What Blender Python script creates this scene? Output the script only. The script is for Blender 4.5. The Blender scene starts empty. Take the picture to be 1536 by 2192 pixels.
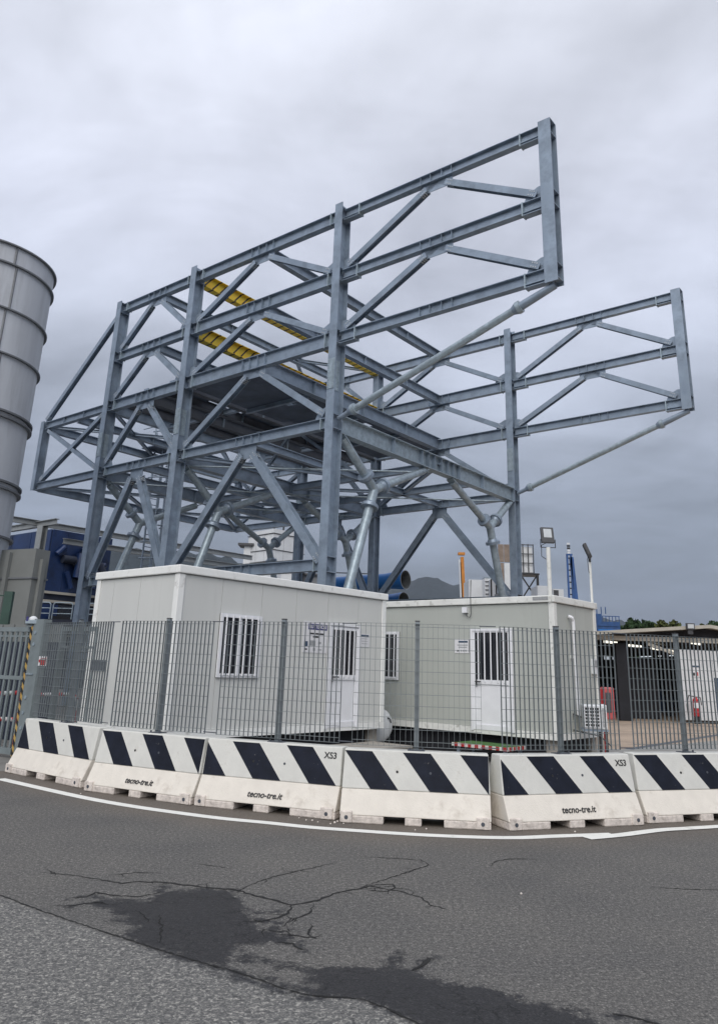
import bpy, math, random
import numpy as np
from mathutils import Vector, Matrix, noise
random.seed(7)
S = bpy.context.scene
COL = S.collection
PI = math.pi
R = math.radians

# ------------------------------------------------------------------ camera
FPX, PCX, PCY, EYE = 1618.6, 778.3, 922.5, 1.68
PITCH, ROLL = R(17.384), R(1.865)
fwd = Vector((0, math.cos(PITCH), math.sin(PITCH)))
_r = Vector((1, 0, 0)); _u = _r.cross(fwd)
CR = _r * math.cos(ROLL) + _u * math.sin(ROLL)
CU = -_r * math.sin(ROLL) + _u * math.cos(ROLL)
cam = bpy.data.cameras.new('camera'); camo = bpy.data.objects.new('camera', cam); COL.objects.link(camo)
camo.matrix_world = Matrix(((CR.x, CU.x, -fwd.x, 0), (CR.y, CU.y, -fwd.y, 0), (CR.z, CU.z, -fwd.z, EYE), (0, 0, 0, 1)))
cam.sensor_fit = 'HORIZONTAL'; cam.sensor_width = 36
cam.lens = 36 * FPX / 1536
cam.shift_x = -(PCX - 768) / 1536
cam.shift_y = -(1096 - PCY) / 1536
cam.clip_start = 0.1; cam.clip_end = 20000
S.camera = camo

# ------------------------------------------------------------------ world, sun, exposure
SUN_EL, SUN_AZ = R(40), R(192)      # azimuth measured clockwise from +Y (the view direction): behind the camera, a little left
w = bpy.data.worlds.new('World'); S.world = w; w.use_nodes = True
nt = w.node_tree; nt.nodes.clear(); N = nt.nodes.new; L = nt.links.new
out = N('ShaderNodeOutputWorld')
sky = N('ShaderNodeTexSky'); sky.sky_type = 'NISHITA'; sky.sun_disc = False
sky.sun_elevation = SUN_EL; sky.sun_rotation = SUN_AZ; sky.air_density = 1.5; sky.dust_density = 3
b1 = N('ShaderNodeBackground'); L(sky.outputs[0], b1.inputs[0]); b1.inputs[1].default_value = 0.05 * 0.2
tc = N('ShaderNodeTexCoord'); sep = N('ShaderNodeSeparateXYZ'); L(tc.outputs['Generated'], sep.inputs[0])
def M(op, a, b=None, c=None):
    n = N('ShaderNodeMath'); n.operation = op
    for i, v in enumerate((a, b, c)):
        if v is None: continue
        if isinstance(v, (int, float)): n.inputs[i].default_value = v
        else: L(v, n.inputs[i])
    return n.outputs[0]
zc = M('MAXIMUM', sep.outputs[2], 0.0)
den = M('ADD', zc, 0.22)
cb = N('ShaderNodeCombineXYZ')
L(M('DIVIDE', sep.outputs[0], den), cb.inputs[0]); L(M('DIVIDE', sep.outputs[1], den), cb.inputs[1]); cb.inputs[2].default_value = 3.1
def noise_w(scale, detail, rough, dist, stretch):
    mp = N('ShaderNodeMapping'); mp.inputs['Scale'].default_value = stretch; L(cb.outputs[0], mp.inputs[0])
    n = N('ShaderNodeTexNoise'); n.inputs['Scale'].default_value = scale; n.inputs['Detail'].default_value = detail
    n.inputs['Roughness'].default_value = rough; n.inputs['Distortion'].default_value = dist
    L(mp.outputs[0], n.inputs['Vector']); return n.outputs[0]
n1 = noise_w(1.25, 7, 0.52, 0.5, (1, 1, 1)); n2 = noise_w(3.2, 6, 0.55, 0.6, (0.6, 1.15, 1))
cl = M('ADD', M('MULTIPLY', n1, 0.7), M('MULTIPLY', n2, 0.3))
cl = M('MULTIPLY', M('SUBTRACT', cl, 0.5), 2.7)
ramp = N('ShaderNodeValToRGB'); L(zc, ramp.inputs[0]); cr = ramp.color_ramp
stops = [(0.0, (.075, .10, .155)), (0.06, (.085, .112, .168)), (0.14, (.155, .182, .245)), (0.31, (.30, .328, .40)),
         (0.53, (.46, .482, .562)), (0.74, (.545, .565, .63)), (1.0, (.78, .80, .87))]
cr.elements[0].position = 0; cr.elements[0].color = (*stops[0][1], 1)
cr.elements[1].position = 1; cr.elements[1].color = (*stops[-1][1], 1)
for p_, c_ in stops[1:-1]:
    e = cr.elements.new(p_); e.color = (*c_, 1)
mul = M('ADD', M('MULTIPLY', cl, 0.9), 1.0)
vm = N('ShaderNodeVectorMath'); vm.operation = 'SCALE'; L(ramp.outputs[0], vm.inputs[0]); L(mul, vm.inputs[3])
b2 = N('ShaderNodeBackground'); L(vm.outputs[0], b2.inputs[0]); b2.inputs[1].default_value = 1.0
ad = N('ShaderNodeAddShader'); L(b1.outputs[0], ad.inputs[0]); L(b2.outputs[0], ad.inputs[1]); L(ad.outputs[0], out.inputs[0])

sl = bpy.data.lights.new('sun', 'SUN'); so = bpy.data.objects.new('sun', sl); COL.objects.link(so)
sl.energy = 1.5; sl.angle = R(50); sl.color = (1.0, 0.965, 0.91)
sd = Vector((math.sin(SUN_AZ) * math.cos(SUN_EL), math.cos(SUN_AZ) * math.cos(SUN_EL), math.sin(SUN_EL)))
so.rotation_euler = sd.to_track_quat('Z', 'Y').to_euler()
S.view_settings.view_transform = 'Standard'; S.view_settings.look = 'None'
S.view_settings.exposure = 0.42; S.view_settings.gamma = 1.0; S.view_settings.use_curve_mapping = False
S.cycles.max_bounces = 6; S.cycles.use_denoising = True

# ------------------------------------------------------------------ measuring helpers (pixel of the photograph -> real place)
def ray(x, y): return fwd + CR * ((x - PCX) / FPX) - CU * ((y - PCY) / FPX)
def G(x, y, z=0.0):
    d = ray(x, y); t = (z - EYE) / d.z; return Vector((d.x * t, d.y * t, z))
def at(x, y, Y):
    d = ray(x, y); t = Y / d.y; return Vector((d.x * t, Y, EYE + d.z * t))

# ------------------------------------------------------------------ materials
MATS = {}
def mat(name, col, rough=0.6, metal=0.0, var=0.12, scale=3.0, bump=0.0, bscale=40.0, spec=0.5, emis=None, dirt=None, streak=False, clear=0.0):
    if name in MATS: return MATS[name]
    m = bpy.data.materials.new(name); m.use_nodes = True; t = m.node_tree; b = t.nodes['Principled BSDF']
    b.inputs['Roughness'].default_value = rough; b.inputs['Metallic'].default_value = metal
    b.inputs['Specular IOR Level'].default_value = spec
    if clear: b.inputs['Coat Weight'].default_value = clear
    tcn = t.nodes.new('ShaderNodeTexCoord')
    mp = t.nodes.new('ShaderNodeMapping'); t.links.new(tcn.outputs['Object'], mp.inputs[0])
    if streak: mp.inputs['Scale'].default_value = (1, 1, 0.12)
    nz = t.nodes.new('ShaderNodeTexNoise'); nz.inputs['Scale'].default_value = scale; nz.inputs['Detail'].default_value = 6; nz.inputs['Roughness'].default_value = 0.62
    t.links.new(mp.outputs[0], nz.inputs['Vector'])
    rp = t.nodes.new('ShaderNodeValToRGB'); t.links.new(nz.outputs[0], rp.inputs[0])
    lo = tuple(max(0, c * (1 - var)) for c in col); hi = tuple(min(1, c * (1 + var)) for c in col)
    rp.color_ramp.elements[0].position = 0.32; rp.color_ramp.elements[1].position = 0.68
    rp.color_ramp.elements[0].color = (*lo, 1); rp.color_ramp.elements[1].color = (*hi, 1)
    last = rp.outputs[0]
    if dirt:
        n2 = t.nodes.new('ShaderNodeTexNoise'); n2.inputs['Scale'].default_value = dirt[1]; n2.inputs['Detail'].default_value = 8; n2.inputs['Roughness'].default_value = 0.7
        t.links.new(mp.outputs[0], n2.inputs['Vector'])
        r2 = t.nodes.new('ShaderNodeValToRGB'); t.links.new(n2.outputs[0], r2.inputs[0])
        r2.color_ramp.elements[0].position = dirt[2]; r2.color_ramp.elements[1].position = dirt[2] + 0.14
        r2.color_ramp.elements[0].color = (0, 0, 0, 1); r2.color_ramp.elements[1].color = (dirt[3],) * 3 + (1,)
        mx = t.nodes.new('ShaderNodeMix'); mx.data_type = 'RGBA'
        t.links.new(r2.outputs[0], mx.inputs[0]); t.links.new(last, mx.inputs[6]); mx.inputs[7].default_value = (*dirt[0], 1)
        last = mx.outputs[2]
    t.links.new(last, b.inputs['Base Color'])
    if bump:
        n3 = t.nodes.new('ShaderNodeTexNoise'); n3.inputs['Scale'].default_value = bscale; n3.inputs['Detail'].default_value = 4
        t.links.new(tcn.outputs['Object'], n3.inputs['Vector'])
        bp = t.nodes.new('ShaderNodeBump'); bp.inputs['Strength'].default_value = bump; bp.inputs['Distance'].default_value = 0.01
        t.links.new(n3.outputs[0], bp.inputs['Height']); t.links.new(bp.outputs[0], b.inputs['Normal'])
    if emis:
        b.inputs['Emission Color'].default_value = (*emis[0], 1); b.inputs['Emission Strength'].default_value = emis[1]
    MATS[name] = m; return m

def stripe_mat(name, ca, cb_, vec, period, duty, rough=0.5, offset=0.0):
    m = bpy.data.materials.new(name); m.use_nodes = True; t = m.node_tree; b = t.nodes['Principled BSDF']
    tcn = t.nodes.new('ShaderNodeTexCoord')
    dp = t.nodes.new('ShaderNodeVectorMath'); dp.operation = 'DOT_PRODUCT'; t.links.new(tcn.outputs['Object'], dp.inputs[0]); dp.inputs[1].default_value = vec
    a1 = t.nodes.new('ShaderNodeMath'); a1.operation = 'MULTIPLY_ADD'; t.links.new(dp.outputs['Value'], a1.inputs[0]); a1.inputs[1].default_value = 1 / period; a1.inputs[2].default_value = 100 + offset
    a2 = t.nodes.new('ShaderNodeMath'); a2.operation = 'FRACT'; t.links.new(a1.outputs[0], a2.inputs[0])
    a3 = t.nodes.new('ShaderNodeMath'); a3.operation = 'GREATER_THAN'; t.links.new(a2.outputs[0], a3.inputs[0]); a3.inputs[1].default_value = duty
    nz = t.nodes.new('ShaderNodeTexNoise'); nz.inputs['Scale'].default_value = 5; nz.inputs['Detail'].default_value = 6; t.links.new(tcn.outputs['Object'], nz.inputs['Vector'])
    mx = t.nodes.new('ShaderNodeMix'); mx.data_type = 'RGBA'; t.links.new(a3.outputs[0], mx.inputs[0]); mx.inputs[6].default_value = (*cb_, 1); mx.inputs[7].default_value = (*ca, 1)
    m2 = t.nodes.new('ShaderNodeMix'); m2.data_type = 'RGBA'; m2.blend_type = 'MULTIPLY'; m2.inputs[0].default_value = 0.35
    t.links.new(mx.outputs[2], m2.inputs[6]); t.links.new(nz.outputs[1], m2.inputs[7])
    t.links.new(m2.outputs[2], b.inputs['Base Color']); b.inputs['Roughness'].default_value = rough
    return m

STEEL = mat('galvanised_steel', (.265, .325, .40), 0.42, 0.35, 0.24, 2.6, dirt=((.14, .18, .24), 1.3, .54, .6))
STEEL_L = mat('bright_galvanised_steel', (.33, .40, .45), 0.42, 0.35, 0.22, 6.0, dirt=((.24, .27, .30), 2.5, .54, .6))
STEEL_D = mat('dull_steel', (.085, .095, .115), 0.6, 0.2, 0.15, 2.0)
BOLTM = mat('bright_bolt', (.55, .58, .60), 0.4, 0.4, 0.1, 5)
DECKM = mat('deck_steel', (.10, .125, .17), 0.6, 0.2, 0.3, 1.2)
YELLOW = mat('yellow_paint', (.62, .42, .03), 0.5, 0, 0.12, 3)
YB = stripe_mat('yellow_black_beam', (.90, .64, .045), (.025, .025, .03), (0, 1, -0.8), 0.40, 0.2)
CABIN = mat('cabin_sheet', (.62, .63, .61), 0.5, 0.0, 0.03, 1.2, streak=True, dirt=((.42, .425, .40), 2.2, .60, .35))
CABIN2 = mat('cabin_sheet_warm', (.43, .45, .42), 0.5, 0.0, 0.04, 1.2, streak=True, dirt=((.33, .34, .31), 2.2, .58, .35))
CABTRIM = mat('cabin_trim', (.84, .85, .83), 0.5, 0, 0.04, 2.0, dirt=((.30, .29, .26), 3.5, .57, .5))
CABTRIM2 = mat('cabin_trim_worn', (.74, .75, .72), 0.55, 0, 0.08, 2.0, dirt=((.25, .25, .22), 5.0, .54, .55))
WHITE = mat('white_aluminium', (.78, .79, .82), 0.35, 0, 0.04, 4)
DARKGLASS = mat('dark_window_glass', (.012, .014, .02), 0.08, 0, 0.2, 2, spec=0.6)
CONC = mat('white_painted_concrete', (.64, .64, .605), 0.75, 0, 0.07, 3.5, bump=0.25, bscale=60, dirt=((.44, .42, .37), 3.4, .57, .6))
CONC_L = mat('cream_bare_concrete', (.70, .66, .595), 0.8, 0, 0.07, 3.5, bump=0.3, bscale=60, dirt=((.46, .41, .35), 3.0, .56, .6))
CONC_F = mat('chipped_concrete_foot', (.68, .62, .57), 0.9, 0, 0.22, 14, bump=0.8, bscale=50, dirt=((.30, .26, .23), 9, .56, .75))
BLACKP = mat('navy_black_paint', (.010, .013, .024), 0.7, 0, 0.3, 6, dirt=((.38, .37, .34), 26, .64, .8), spec=0.25)
INK = mat('black_lettering', (.02, .02, .022), 0.6, 0, 0.1, 5)
FENCE = mat('fence_grating_steel', (.20, .225, .235), 0.5, 0.3, 0.15, 3)
POSTM = mat('fence_post_steel', (.22, .25, .27), 0.5, 0.3, 0.15, 3)
GATEM = mat('gate_steel', (.21, .245, .255), 0.55, 0.2, 0.12, 4, dirt=((.34, .38, .39), 5, .62, .6))
SILO = mat('silo_sheet', (.52, .545, .585), 0.55, 0.0, 0.12, 1.0, streak=True, dirt=((.40, .42, .45), 1.6, .52, .7))
SILOR = mat('silo_flange', (.17, .18, .195), 0.6, 0.2, 0.15, 2)
DUCT = mat('duct_sheet', (.20, .21, .205), 0.6, 0.1, 0.08, 1.0)
BLUEB = mat('blue_cladding', (.010, .028, .095), 0.32, 0, 0.35, 0.5, dirt=((.005, .01, .03), 0.35, .5, .9), spec=0.5)
BLUEM = mat('blue_machine_paint', (.02, .07, .20), 0.5, 0, 0.3, 3)
BLUEP = mat('bright_blue_pipe', (.015, .16, .48), 0.4, 0, 0.12, 3)
PIPEIN = mat('pipe_inside', (.16, .17, .17), 0.7, 0, 0.2, 3)
RED = mat('red_paint', (.42, .02, .025), 0.45, 0, 0.15, 4)
REDF = mat('faded_red_paint', (.50, .09, .09), 0.5, 0, 0.15, 4)
ORANGE = mat('orange_crane_paint', (.50, .19, .025), 0.5, 0, 0.15, 2)
BLACK = mat('black_plastic', (.02, .02, .022), 0.5, 0, 0.2, 5)
GREYP = mat('dark_grey_plastic', (.06, .062, .068), 0.5, 0, 0.2, 5)
WHITEP = mat('white_painted_sheet', (.66, .68, .70), 0.5, 0, 0.06, 1.5, dirt=((.42, .43, .44), 2, .58, .5))
BROWN = mat('weathered_brown_board', (.24, .19, .155), 0.85, 0, 0.25, 2.5)
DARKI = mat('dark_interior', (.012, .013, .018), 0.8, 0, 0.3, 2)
DARKI2 = mat('dark_blue_interior', (.014, .02, .04), 0.7, 0, 0.3, 1)
TRIM = mat('beige_roof_trim', (.42, .40, .35), 0.6, 0, 0.1, 2)
GREENP = mat('dark_green_paint', (.03, .07, .055), 0.5, 0, 0.15, 3)
GRASS = mat('artificial_grass', (.05, .13, .03), 0.9, 0, 0.35, 40, bump=0.6, bscale=120)
WOOD = mat('grey_wood', (.30, .28, .25), 0.8, 0, 0.15, 6)
LAMPGLASS = mat('floodlight_glass', (.55, .58, .60), 0.15, 0, 0.08, 6)
TUBE = mat('lit_strip_light', (.9, .9, .85), 0.4, 0, 0, 1, emis=((1.0, .95, .82), 1.1))
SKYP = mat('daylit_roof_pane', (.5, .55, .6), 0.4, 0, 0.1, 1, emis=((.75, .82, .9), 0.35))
PAPER = mat('white_sign_sheet', (.70, .70, .72), 0.5, 0, 0.03, 3)
SIGNBLUE = mat('sign_blue', (.035, .035, .16), 0.5, 0, 0.05, 3)
SIGNNAVY = mat('sign_navy', (.05, .08, .13), 0.5, 0, 0.05, 3)
SIGNGREY = mat('sign_grey_print', (.32, .33, .34), 0.6, 0, 0.2, 30)
LINEW = mat('white_road_paint', (.76, .76, .72), 0.75, 0, 0.05, 4, dirt=((.30, .29, .26), 9, .60, .85))
CRACKM = mat('crack_black', (.012, .012, .012), 0.95, 0, 0.2, 5)
YARD = mat('yard_concrete', (.40, .31, .235), 0.85, 0, 0.16, 0.8, bump=0.15, bscale=20, dirt=((.22, .18, .15), 0.5, .52, .6))
FARG = mat('far_ground', (.10, .10, .085), 0.95, 0, 0.3, 0.05)
BARK = mat('bark', (.06, .05, .04), 0.95, 0, 0.25, 8)
LEAF = mat('dark_green_foliage', (.028, .055, .022), 0.8, 0, 0.5, 1.5, spec=0.2)
LEAF2 = mat('olive_foliage', (.075, .09, .03), 0.8, 0, 0.4, 1.5, spec=0.2)
HILLM = mat('wooded_hillside', (.022, .032, .038), 0.95, 0, 0.35, 0.02, spec=0.1)
RW = stripe_mat('red_white_tube', (.55, .03, .04), (.75, .75, .75), (1, 0.0, 1), 0.40, 0.5)
RWEDGE = stripe_mat('red_white_edge', (.45, .03, .03), (.75, .72, .68), (1, 1, 0), 0.16, 0.5)
HAZ = stripe_mat('yellow_black_tape', (.55, .36, .10), (.02, .02, .02), (1.0, 0, 1.0), 0.17, 0.5)
BLUEMAST = mat('blue_mast_paint', (.03, .09, .26), 0.5, 0, 0.2, 2)

# ------------------------------------------------------------------ object helpers
def tag(o, label=None, cat=None, group=None, kind=None):
    if label: o['label'] = label
    if cat: o['category'] = cat
    if group: o['group'] = group
    if kind: o['kind'] = kind
    return o
def empty(name, loc=(0, 0, 0), rz=0.0, parent=None):
    o = bpy.data.objects.new(name, None); COL.objects.link(o); o.location = loc; o.rotation_euler = (0, 0, rz)
    o.empty_display_size = 0.2
    if parent: o.parent = parent
    return o
def thing(name, label, cat, loc=(0, 0, 0), rz=0.0, group=None):
    return tag(empty(name, loc, rz), label, cat, group)

class MB:
    def __init__(s): s.v = []; s.f = []; s.sm = set()
    def add(s, vs, fs, smooth=False):
        o = len(s.v); s.v += [tuple(v) for v in vs]
        for f in fs:
            if smooth: s.sm.add(len(s.f))
            s.f.append([i + o for i in f])
        return s
    def box(s, a, b):
        (x0, y0, z0), (x1, y1, z1) = a, b
        x0, x1 = sorted((x0, x1)); y0, y1 = sorted((y0, y1)); z0, z1 = sorted((z0, z1))
        return s.add([(x0, y0, z0), (x1, y0, z0), (x1, y1, z0), (x0, y1, z0), (x0, y0, z1), (x1, y0, z1), (x1, y1, z1), (x0, y1, z1)],
                     [(0, 3, 2, 1), (4, 5, 6, 7), (0, 1, 5, 4), (1, 2, 6, 5), (2, 3, 7, 6), (3, 0, 4, 7)])
    def frame(s, p0, p1, up):
        d = (Vector(p1) - Vector(p0)).normalized(); up = Vector(up)
        if abs(d.dot(up)) > 0.98: up = Vector((0, 1, 0)) if abs(d.y) < 0.9 else Vector((1, 0, 0))
        sd_ = d.cross(up).normalized(); u2 = sd_.cross(d).normalized()
        return d, sd_, u2
    def prof(s, p0, p1, pts, up=(0, 0, 1), smooth=False):
        d, a, b = s.frame(p0, p1, up); p0 = Vector(p0); p1 = Vector(p1); n = len(pts)
        vs = [p0 + a * x + b * y for x, y in pts] + [p1 + a * x + b * y for x, y in pts]
        s.add(vs, [(i, (i + 1) % n, n + (i + 1) % n, n + i) for i in range(n)], smooth)
        return s.add(vs, [tuple(range(n))[::-1], tuple(range(n, 2 * n))])
    def bar(s, p0, p1, w_, h_, up=(0, 0, 1)):
        return s.prof(p0, p1, [(-w_ / 2, -h_ / 2), (w_ / 2, -h_ / 2), (w_ / 2, h_ / 2), (-w_ / 2, h_ / 2)], up)
    def ibeam(s, p0, p1, h, b, tf=0.025, tw=0.016, up=(0, 0, 1)):
        H, B, T = h / 2, b / 2, tw / 2
        return s.prof(p0, p1, [(-B, -H), (B, -H), (B, -H + tf), (T, -H + tf), (T, H - tf), (B, H - tf), (B, H), (-B, H), (-B, H - tf), (-T, H - tf), (-T, -H + tf), (-B, -H + tf)], up)
    def tube(s, p0, p1, r0, r1=None, n=12, caps=True):
        r1 = r0 if r1 is None else r1
        d, a, b = s.frame(p0, p1, (0, 0, 1)); p0 = Vector(p0); p1 = Vector(p1)
        vs = [p0 + (a * math.cos(t) + b * math.sin(t)) * r0 for t in [2 * PI * i / n for i in range(n)]]
        vs += [p1 + (a * math.cos(t) + b * math.sin(t)) * r1 for t in [2 * PI * i / n for i in range(n)]]
        s.add(vs, [(i, (i + 1) % n, n + (i + 1) % n, n + i) for i in range(n)], True)
        if caps: s.add(vs, [tuple(range(n))[::-1], tuple(range(n, 2 * n))])
        return s
    def path(s, pts, r, n=8):
        for a, b in zip(pts, pts[1:]): s.tube(a, b, r, r, n)
        return s
    def sphere(s, c, r, nu=12, nv=8, sz=1.0):
        c = Vector(c); vs = []
        for j in range(nv + 1):
            ph = PI * j / nv
            for i in range(nu):
                th = 2 * PI * i / nu; vs.append(c + Vector((math.cos(th) * math.sin(ph) * r, math.sin(th) * math.sin(ph) * r, math.cos(ph) * r * sz)))
        fs = [(j * nu + i, (j + 1) * nu + i, (j + 1) * nu + (i + 1) % nu, j * nu + (i + 1) % nu) for j in range(nv) for i in range(nu)]
        return s.add(vs, fs, True)
    def poly(s, pts, t=(0, 0, 0)):        # flat polygon extruded by vector t
        n = len(pts); t = Vector(t); a = [Vector(p) for p in pts]
        if t.length == 0: return s.add(a, [tuple(range(n))])
        b = [p + t for p in a]
        s.add(a + b, [tuple(range(n))[::-1], tuple(range(n, 2 * n))] + [(i, (i + 1) % n, n + (i + 1) % n, n + i) for i in range(n)])
        return s
    def mesh(s, name, m):
        me = bpy.data.meshes.new(name); me.from_pydata(s.v, [], s.f); me.materials.append(m)
        if s.sm:
            me.polygons.foreach_set('use_smooth', [i in s.sm for i in range(len(s.f))])
        me.update(); return me
    def obj(s, name, m, parent=None, kind=None, label=None, bevel=0.0):
        o = bpy.data.objects.new(name, s.mesh(name, m)); COL.objects.link(o)
        if parent: o.parent = parent
        if kind: o['kind'] = kind
        if label: o['label'] = label
        if bevel:
            b = o.modifiers.new('bevel', 'BEVEL'); b.width = bevel; b.segments = 2; b.limit_method = 'ANGLE'
        return o
def B(a, b): return MB().box(a, b)
def text(body, size, m, parent, name, loc, rot, bold=0.0, shear=0.0, align='CENTER', depth=0.001):
    c = bpy.data.curves.new(name, 'FONT'); c.body = body; c.size = size; c.offset = bold; c.shear = shear; c.align_x = align; c.align_y = 'CENTER'; c.extrude = depth
    o = bpy.data.objects.new('tmp', c); COL.objects.link(o); bpy.context.view_layer.update()
    me = bpy.data.meshes.new_from_object(o.evaluated_get(bpy.context.evaluated_depsgraph_get()))
    bpy.data.objects.remove(o); me.materials.clear(); me.materials.append(m); me.name = name
    q = bpy.data.objects.new(name, me); COL.objects.link(q); q.parent = parent; q.location = loc; q.rotation_euler = rot
    q['kind'] = 'stuff'
    return q

# ------------------------------------------------------------------ ground
def sheet(name, pts, z, m, kind='structure'):
    return tag(MB().poly([(x, y, z) for x, y in pts]).obj(name, m), kind=kind)
sheet('ground', [(-6000, -3000), (6000, -3000), (6000, 9000), (-6000, 9000)], -0.03, FARG)
sheet('yard', [(-60, 8.2), (60, 8.2), (60, 120), (-60, 120)], -0.010, mat('grey_yard', (.17, .165, .155), .9, 0, .2, 1.0, bump=.2))
sheet('yard_floor', [(4.6, 10.5), (60, 10.5), (60, 90), (8, 90)], -0.006, YARD)

# asphalt: material reads three measured masks: wet stain, newer coarse surface, dirt near the kerb line
def asphalt_material():
    m = bpy.data.materials.new('asphalt'); m.use_nodes = True; t = m.node_tree; b = t.nodes['Principled BSDF']
    n = t.nodes.new; l = t.links.new
    tcn = n('ShaderNodeTexCoord')
    def nz(scale, detail=3, rough=0.6, dist=0.0):
        a = n('ShaderNodeTexNoise'); a.inputs['Scale'].default_value = scale; a.inputs['Detail'].default_value = detail; a.inputs['Roughness'].default_value = rough; a.inputs['Distortion'].default_value = dist
        l(tcn.outputs['Object'], a.inputs['Vector']); return a.outputs[0]
    def mth(op, a, b_=None, c=None):
        q = n('ShaderNodeMath'); q.operation = op
        for i, v in enumerate((a, b_, c)):
            if v is None: continue
            if isinstance(v, (int, float)): q.inputs[i].default_value = v
            else: l(v, q.inputs[i])
        return q.outputs[0]
    def rampf(x, pos):
        r = n('ShaderNodeValToRGB'); l(x, r.inputs[0]); r.color_ramp.elements[0].position = pos[0][0]; r.color_ramp.elements[0].color = (*pos[0][1], 1)
        r.color_ramp.elements[1].position = pos[-1][0]; r.color_ramp.elements[1].color = (*pos[-1][1], 1)
        for p_, c_ in pos[1:-1]:
            e = r.color_ramp.elements.new(p_); e.color = (*c_, 1)
        return r.outputs[0]
    def mix(f, a, b_):
        q = n('ShaderNodeMix'); q.data_type = 'RGBA'
        if isinstance(f, float): q.inputs[0].default_value = f
        else: l(f, q.inputs[0])
        for i, v in ((6, a), (7, b_)):
            if isinstance(v, tuple): q.inputs[i].default_value = (*v, 1)
            else: l(v, q.inputs[i])
        return q.outputs[2]
    fine = mth('ADD', mth('MULTIPLY', nz(30, 5, 0.8), 0.5), mth('MULTIPLY', nz(74, 3, 0.7), 0.5)); mid = nz(40, 4, 0.68, 0.9); big = nz(0.9, 5, 0.6); grit = nz(230, 2, 0.5)
    vor = n('ShaderNodeTexVoronoi'); vor.feature = 'DISTANCE_TO_EDGE'; vor.inputs['Scale'].default_value = 46; vor.inputs['Randomness'].default_value = 1
    l(tcn.outputs['Object'], vor.inputs['Vector'])
    g = 0.104
    old = rampf(fine, [(0.37, (g * .38, g * .38, g * .37)), (0.48, (g * .9, g * .88, g * .85)), (0.56, (g * 1.5, g * 1.46, g * 1.38)), (0.64, (g * 3.4, g * 3.3, g * 3.05))])
    big_r = rampf(big, [(0.3, (.86, .86, .87)), (0.7, (1.12, 1.10, 1.07))])
    mm = n('ShaderNodeMix'); mm.data_type = 'RGBA'; mm.blend_type = 'MULTIPLY'; mm.inputs[0].default_value = 1; l(old, mm.inputs[6]); l(big_r, mm.inputs[7]); old = mm.outputs[2]
    g2 = 0.125
    new = rampf(mth('ADD', mth('MULTIPLY', mid, 0.55), mth('MULTIPLY', fine, 0.45)), [(0.38, (g2 * .42,) * 3), (0.48, (g2 * .88, g2 * .875, g2 * .86)), (0.535, (g2 * 1.45, g2 * 1.42, g2 * 1.33)), (0.585, (g2 * 3.0, g2 * 2.9, g2 * 2.65))])
    at1 = n('ShaderNodeAttribute'); at1.attribute_name = 'stain'; at2 = n('ShaderNodeAttribute'); at2.attribute_name = 'coarse'
    at3 = n('ShaderNodeAttribute'); at3.attribute_name = 'dust'
    edge = mth('MULTIPLY', mth('SUBTRACT', nz(11, 8, 0.8), 0.5), 0.5)
    st = rampf(mth('ADD', mth('ADD', at1.outputs['Fac'], edge), 0.5), [(0.482, (0, 0, 0)), (0.532, (1, 1, 1))])
    e2 = mth('MULTIPLY', mth('SUBTRACT', nz(18, 6, 0.8), 0.5), 0.16)
    co = rampf(mth('ADD', mth('ADD', at2.outputs['Fac'], e2), 0.5), [(0.47, (0, 0, 0)), (0.56, (1, 1, 1))])
    base = mix(co, old, new)
    base = mix(mth('MULTIPLY', at3.outputs['Fac'], mth('ADD', mth('MULTIPLY', big, 0.8), 0.2)), base, (.155, .125, .098))
    va = n('ShaderNodeTexVoronoi'); va.feature = 'DISTANCE_TO_EDGE'; va.inputs['Scale'].default_value = 5.5
    wv = n('ShaderNodeVectorMath'); wv.operation = 'ADD'; wn = n('ShaderNodeTexNoise'); wn.inputs['Scale'].default_value = 9; wn.inputs['Detail'].default_value = 5
    l(tcn.outputs['Object'], wn.inputs['Vector']); ws_ = n('ShaderNodeVectorMath'); ws_.operation = 'SCALE'; l(wn.outputs[1], ws_.inputs[0]); ws_.inputs[3].default_value = 0.22
    l(tcn.outputs['Object'], wv.inputs[0]); l(ws_.outputs[0], wv.inputs[1]); l(wv.outputs[0], va.inputs['Vector'])
    crk = mth('MULTIPLY', mth('LESS_THAN', va.outputs['Distance'], 0.022), mth('MULTIPLY', rampf(mth('ADD', at1.outputs['Fac'], 0.5), [(0.42, (0, 0, 0)), (0.56, (1, 1, 1))]), mth('GREATER_THAN', nz(3.5, 2), 0.47)))
    base = mix(mth('MULTIPLY', crk, 0.8), base, (.02, .02, .02))
    wet = n('ShaderNodeMix'); wet.data_type = 'RGBA'; wet.blend_type = 'MULTIPLY'; l(st, wet.inputs[0]); l(base, wet.inputs[6]); wet.inputs[7].default_value = (.21, .215, .245, 1)
    l(wet.outputs[2], b.inputs['Base Color'])
    ro = n('ShaderNodeMapRange'); l(st, ro.inputs[0]); ro.inputs[3].default_value = 0.88; ro.inputs[4].default_value = 0.62; l(ro.outputs[0], b.inputs['Roughness'])
    b.inputs['Specular IOR Level'].default_value = 0.35
    bp = n('ShaderNodeBump'); bp.inputs['Strength'].default_value = 0.75; bp.inputs['Distance'].default_value = 0.008
    l(mth('ADD', mth('MULTIPLY', fine, 0.6), mth('ADD', mth('MULTIPLY', mid, 0.5), mth('MULTIPLY', grit, 0.3))), bp.inputs['Height']); l(bp.outputs[0], b.inputs['Normal'])
    return m
ASPH = asphalt_material()
LINEPX = [(0, 1668), (100, 1691), (198, 1712), (290, 1728), (381, 1741), (475, 1753), (569, 1762), (665, 1772), (760, 1779), (863, 1786), (960, 1791), (1054, 1794), (1120, 1794), (1190, 1791), (1310, 1787)]
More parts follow.
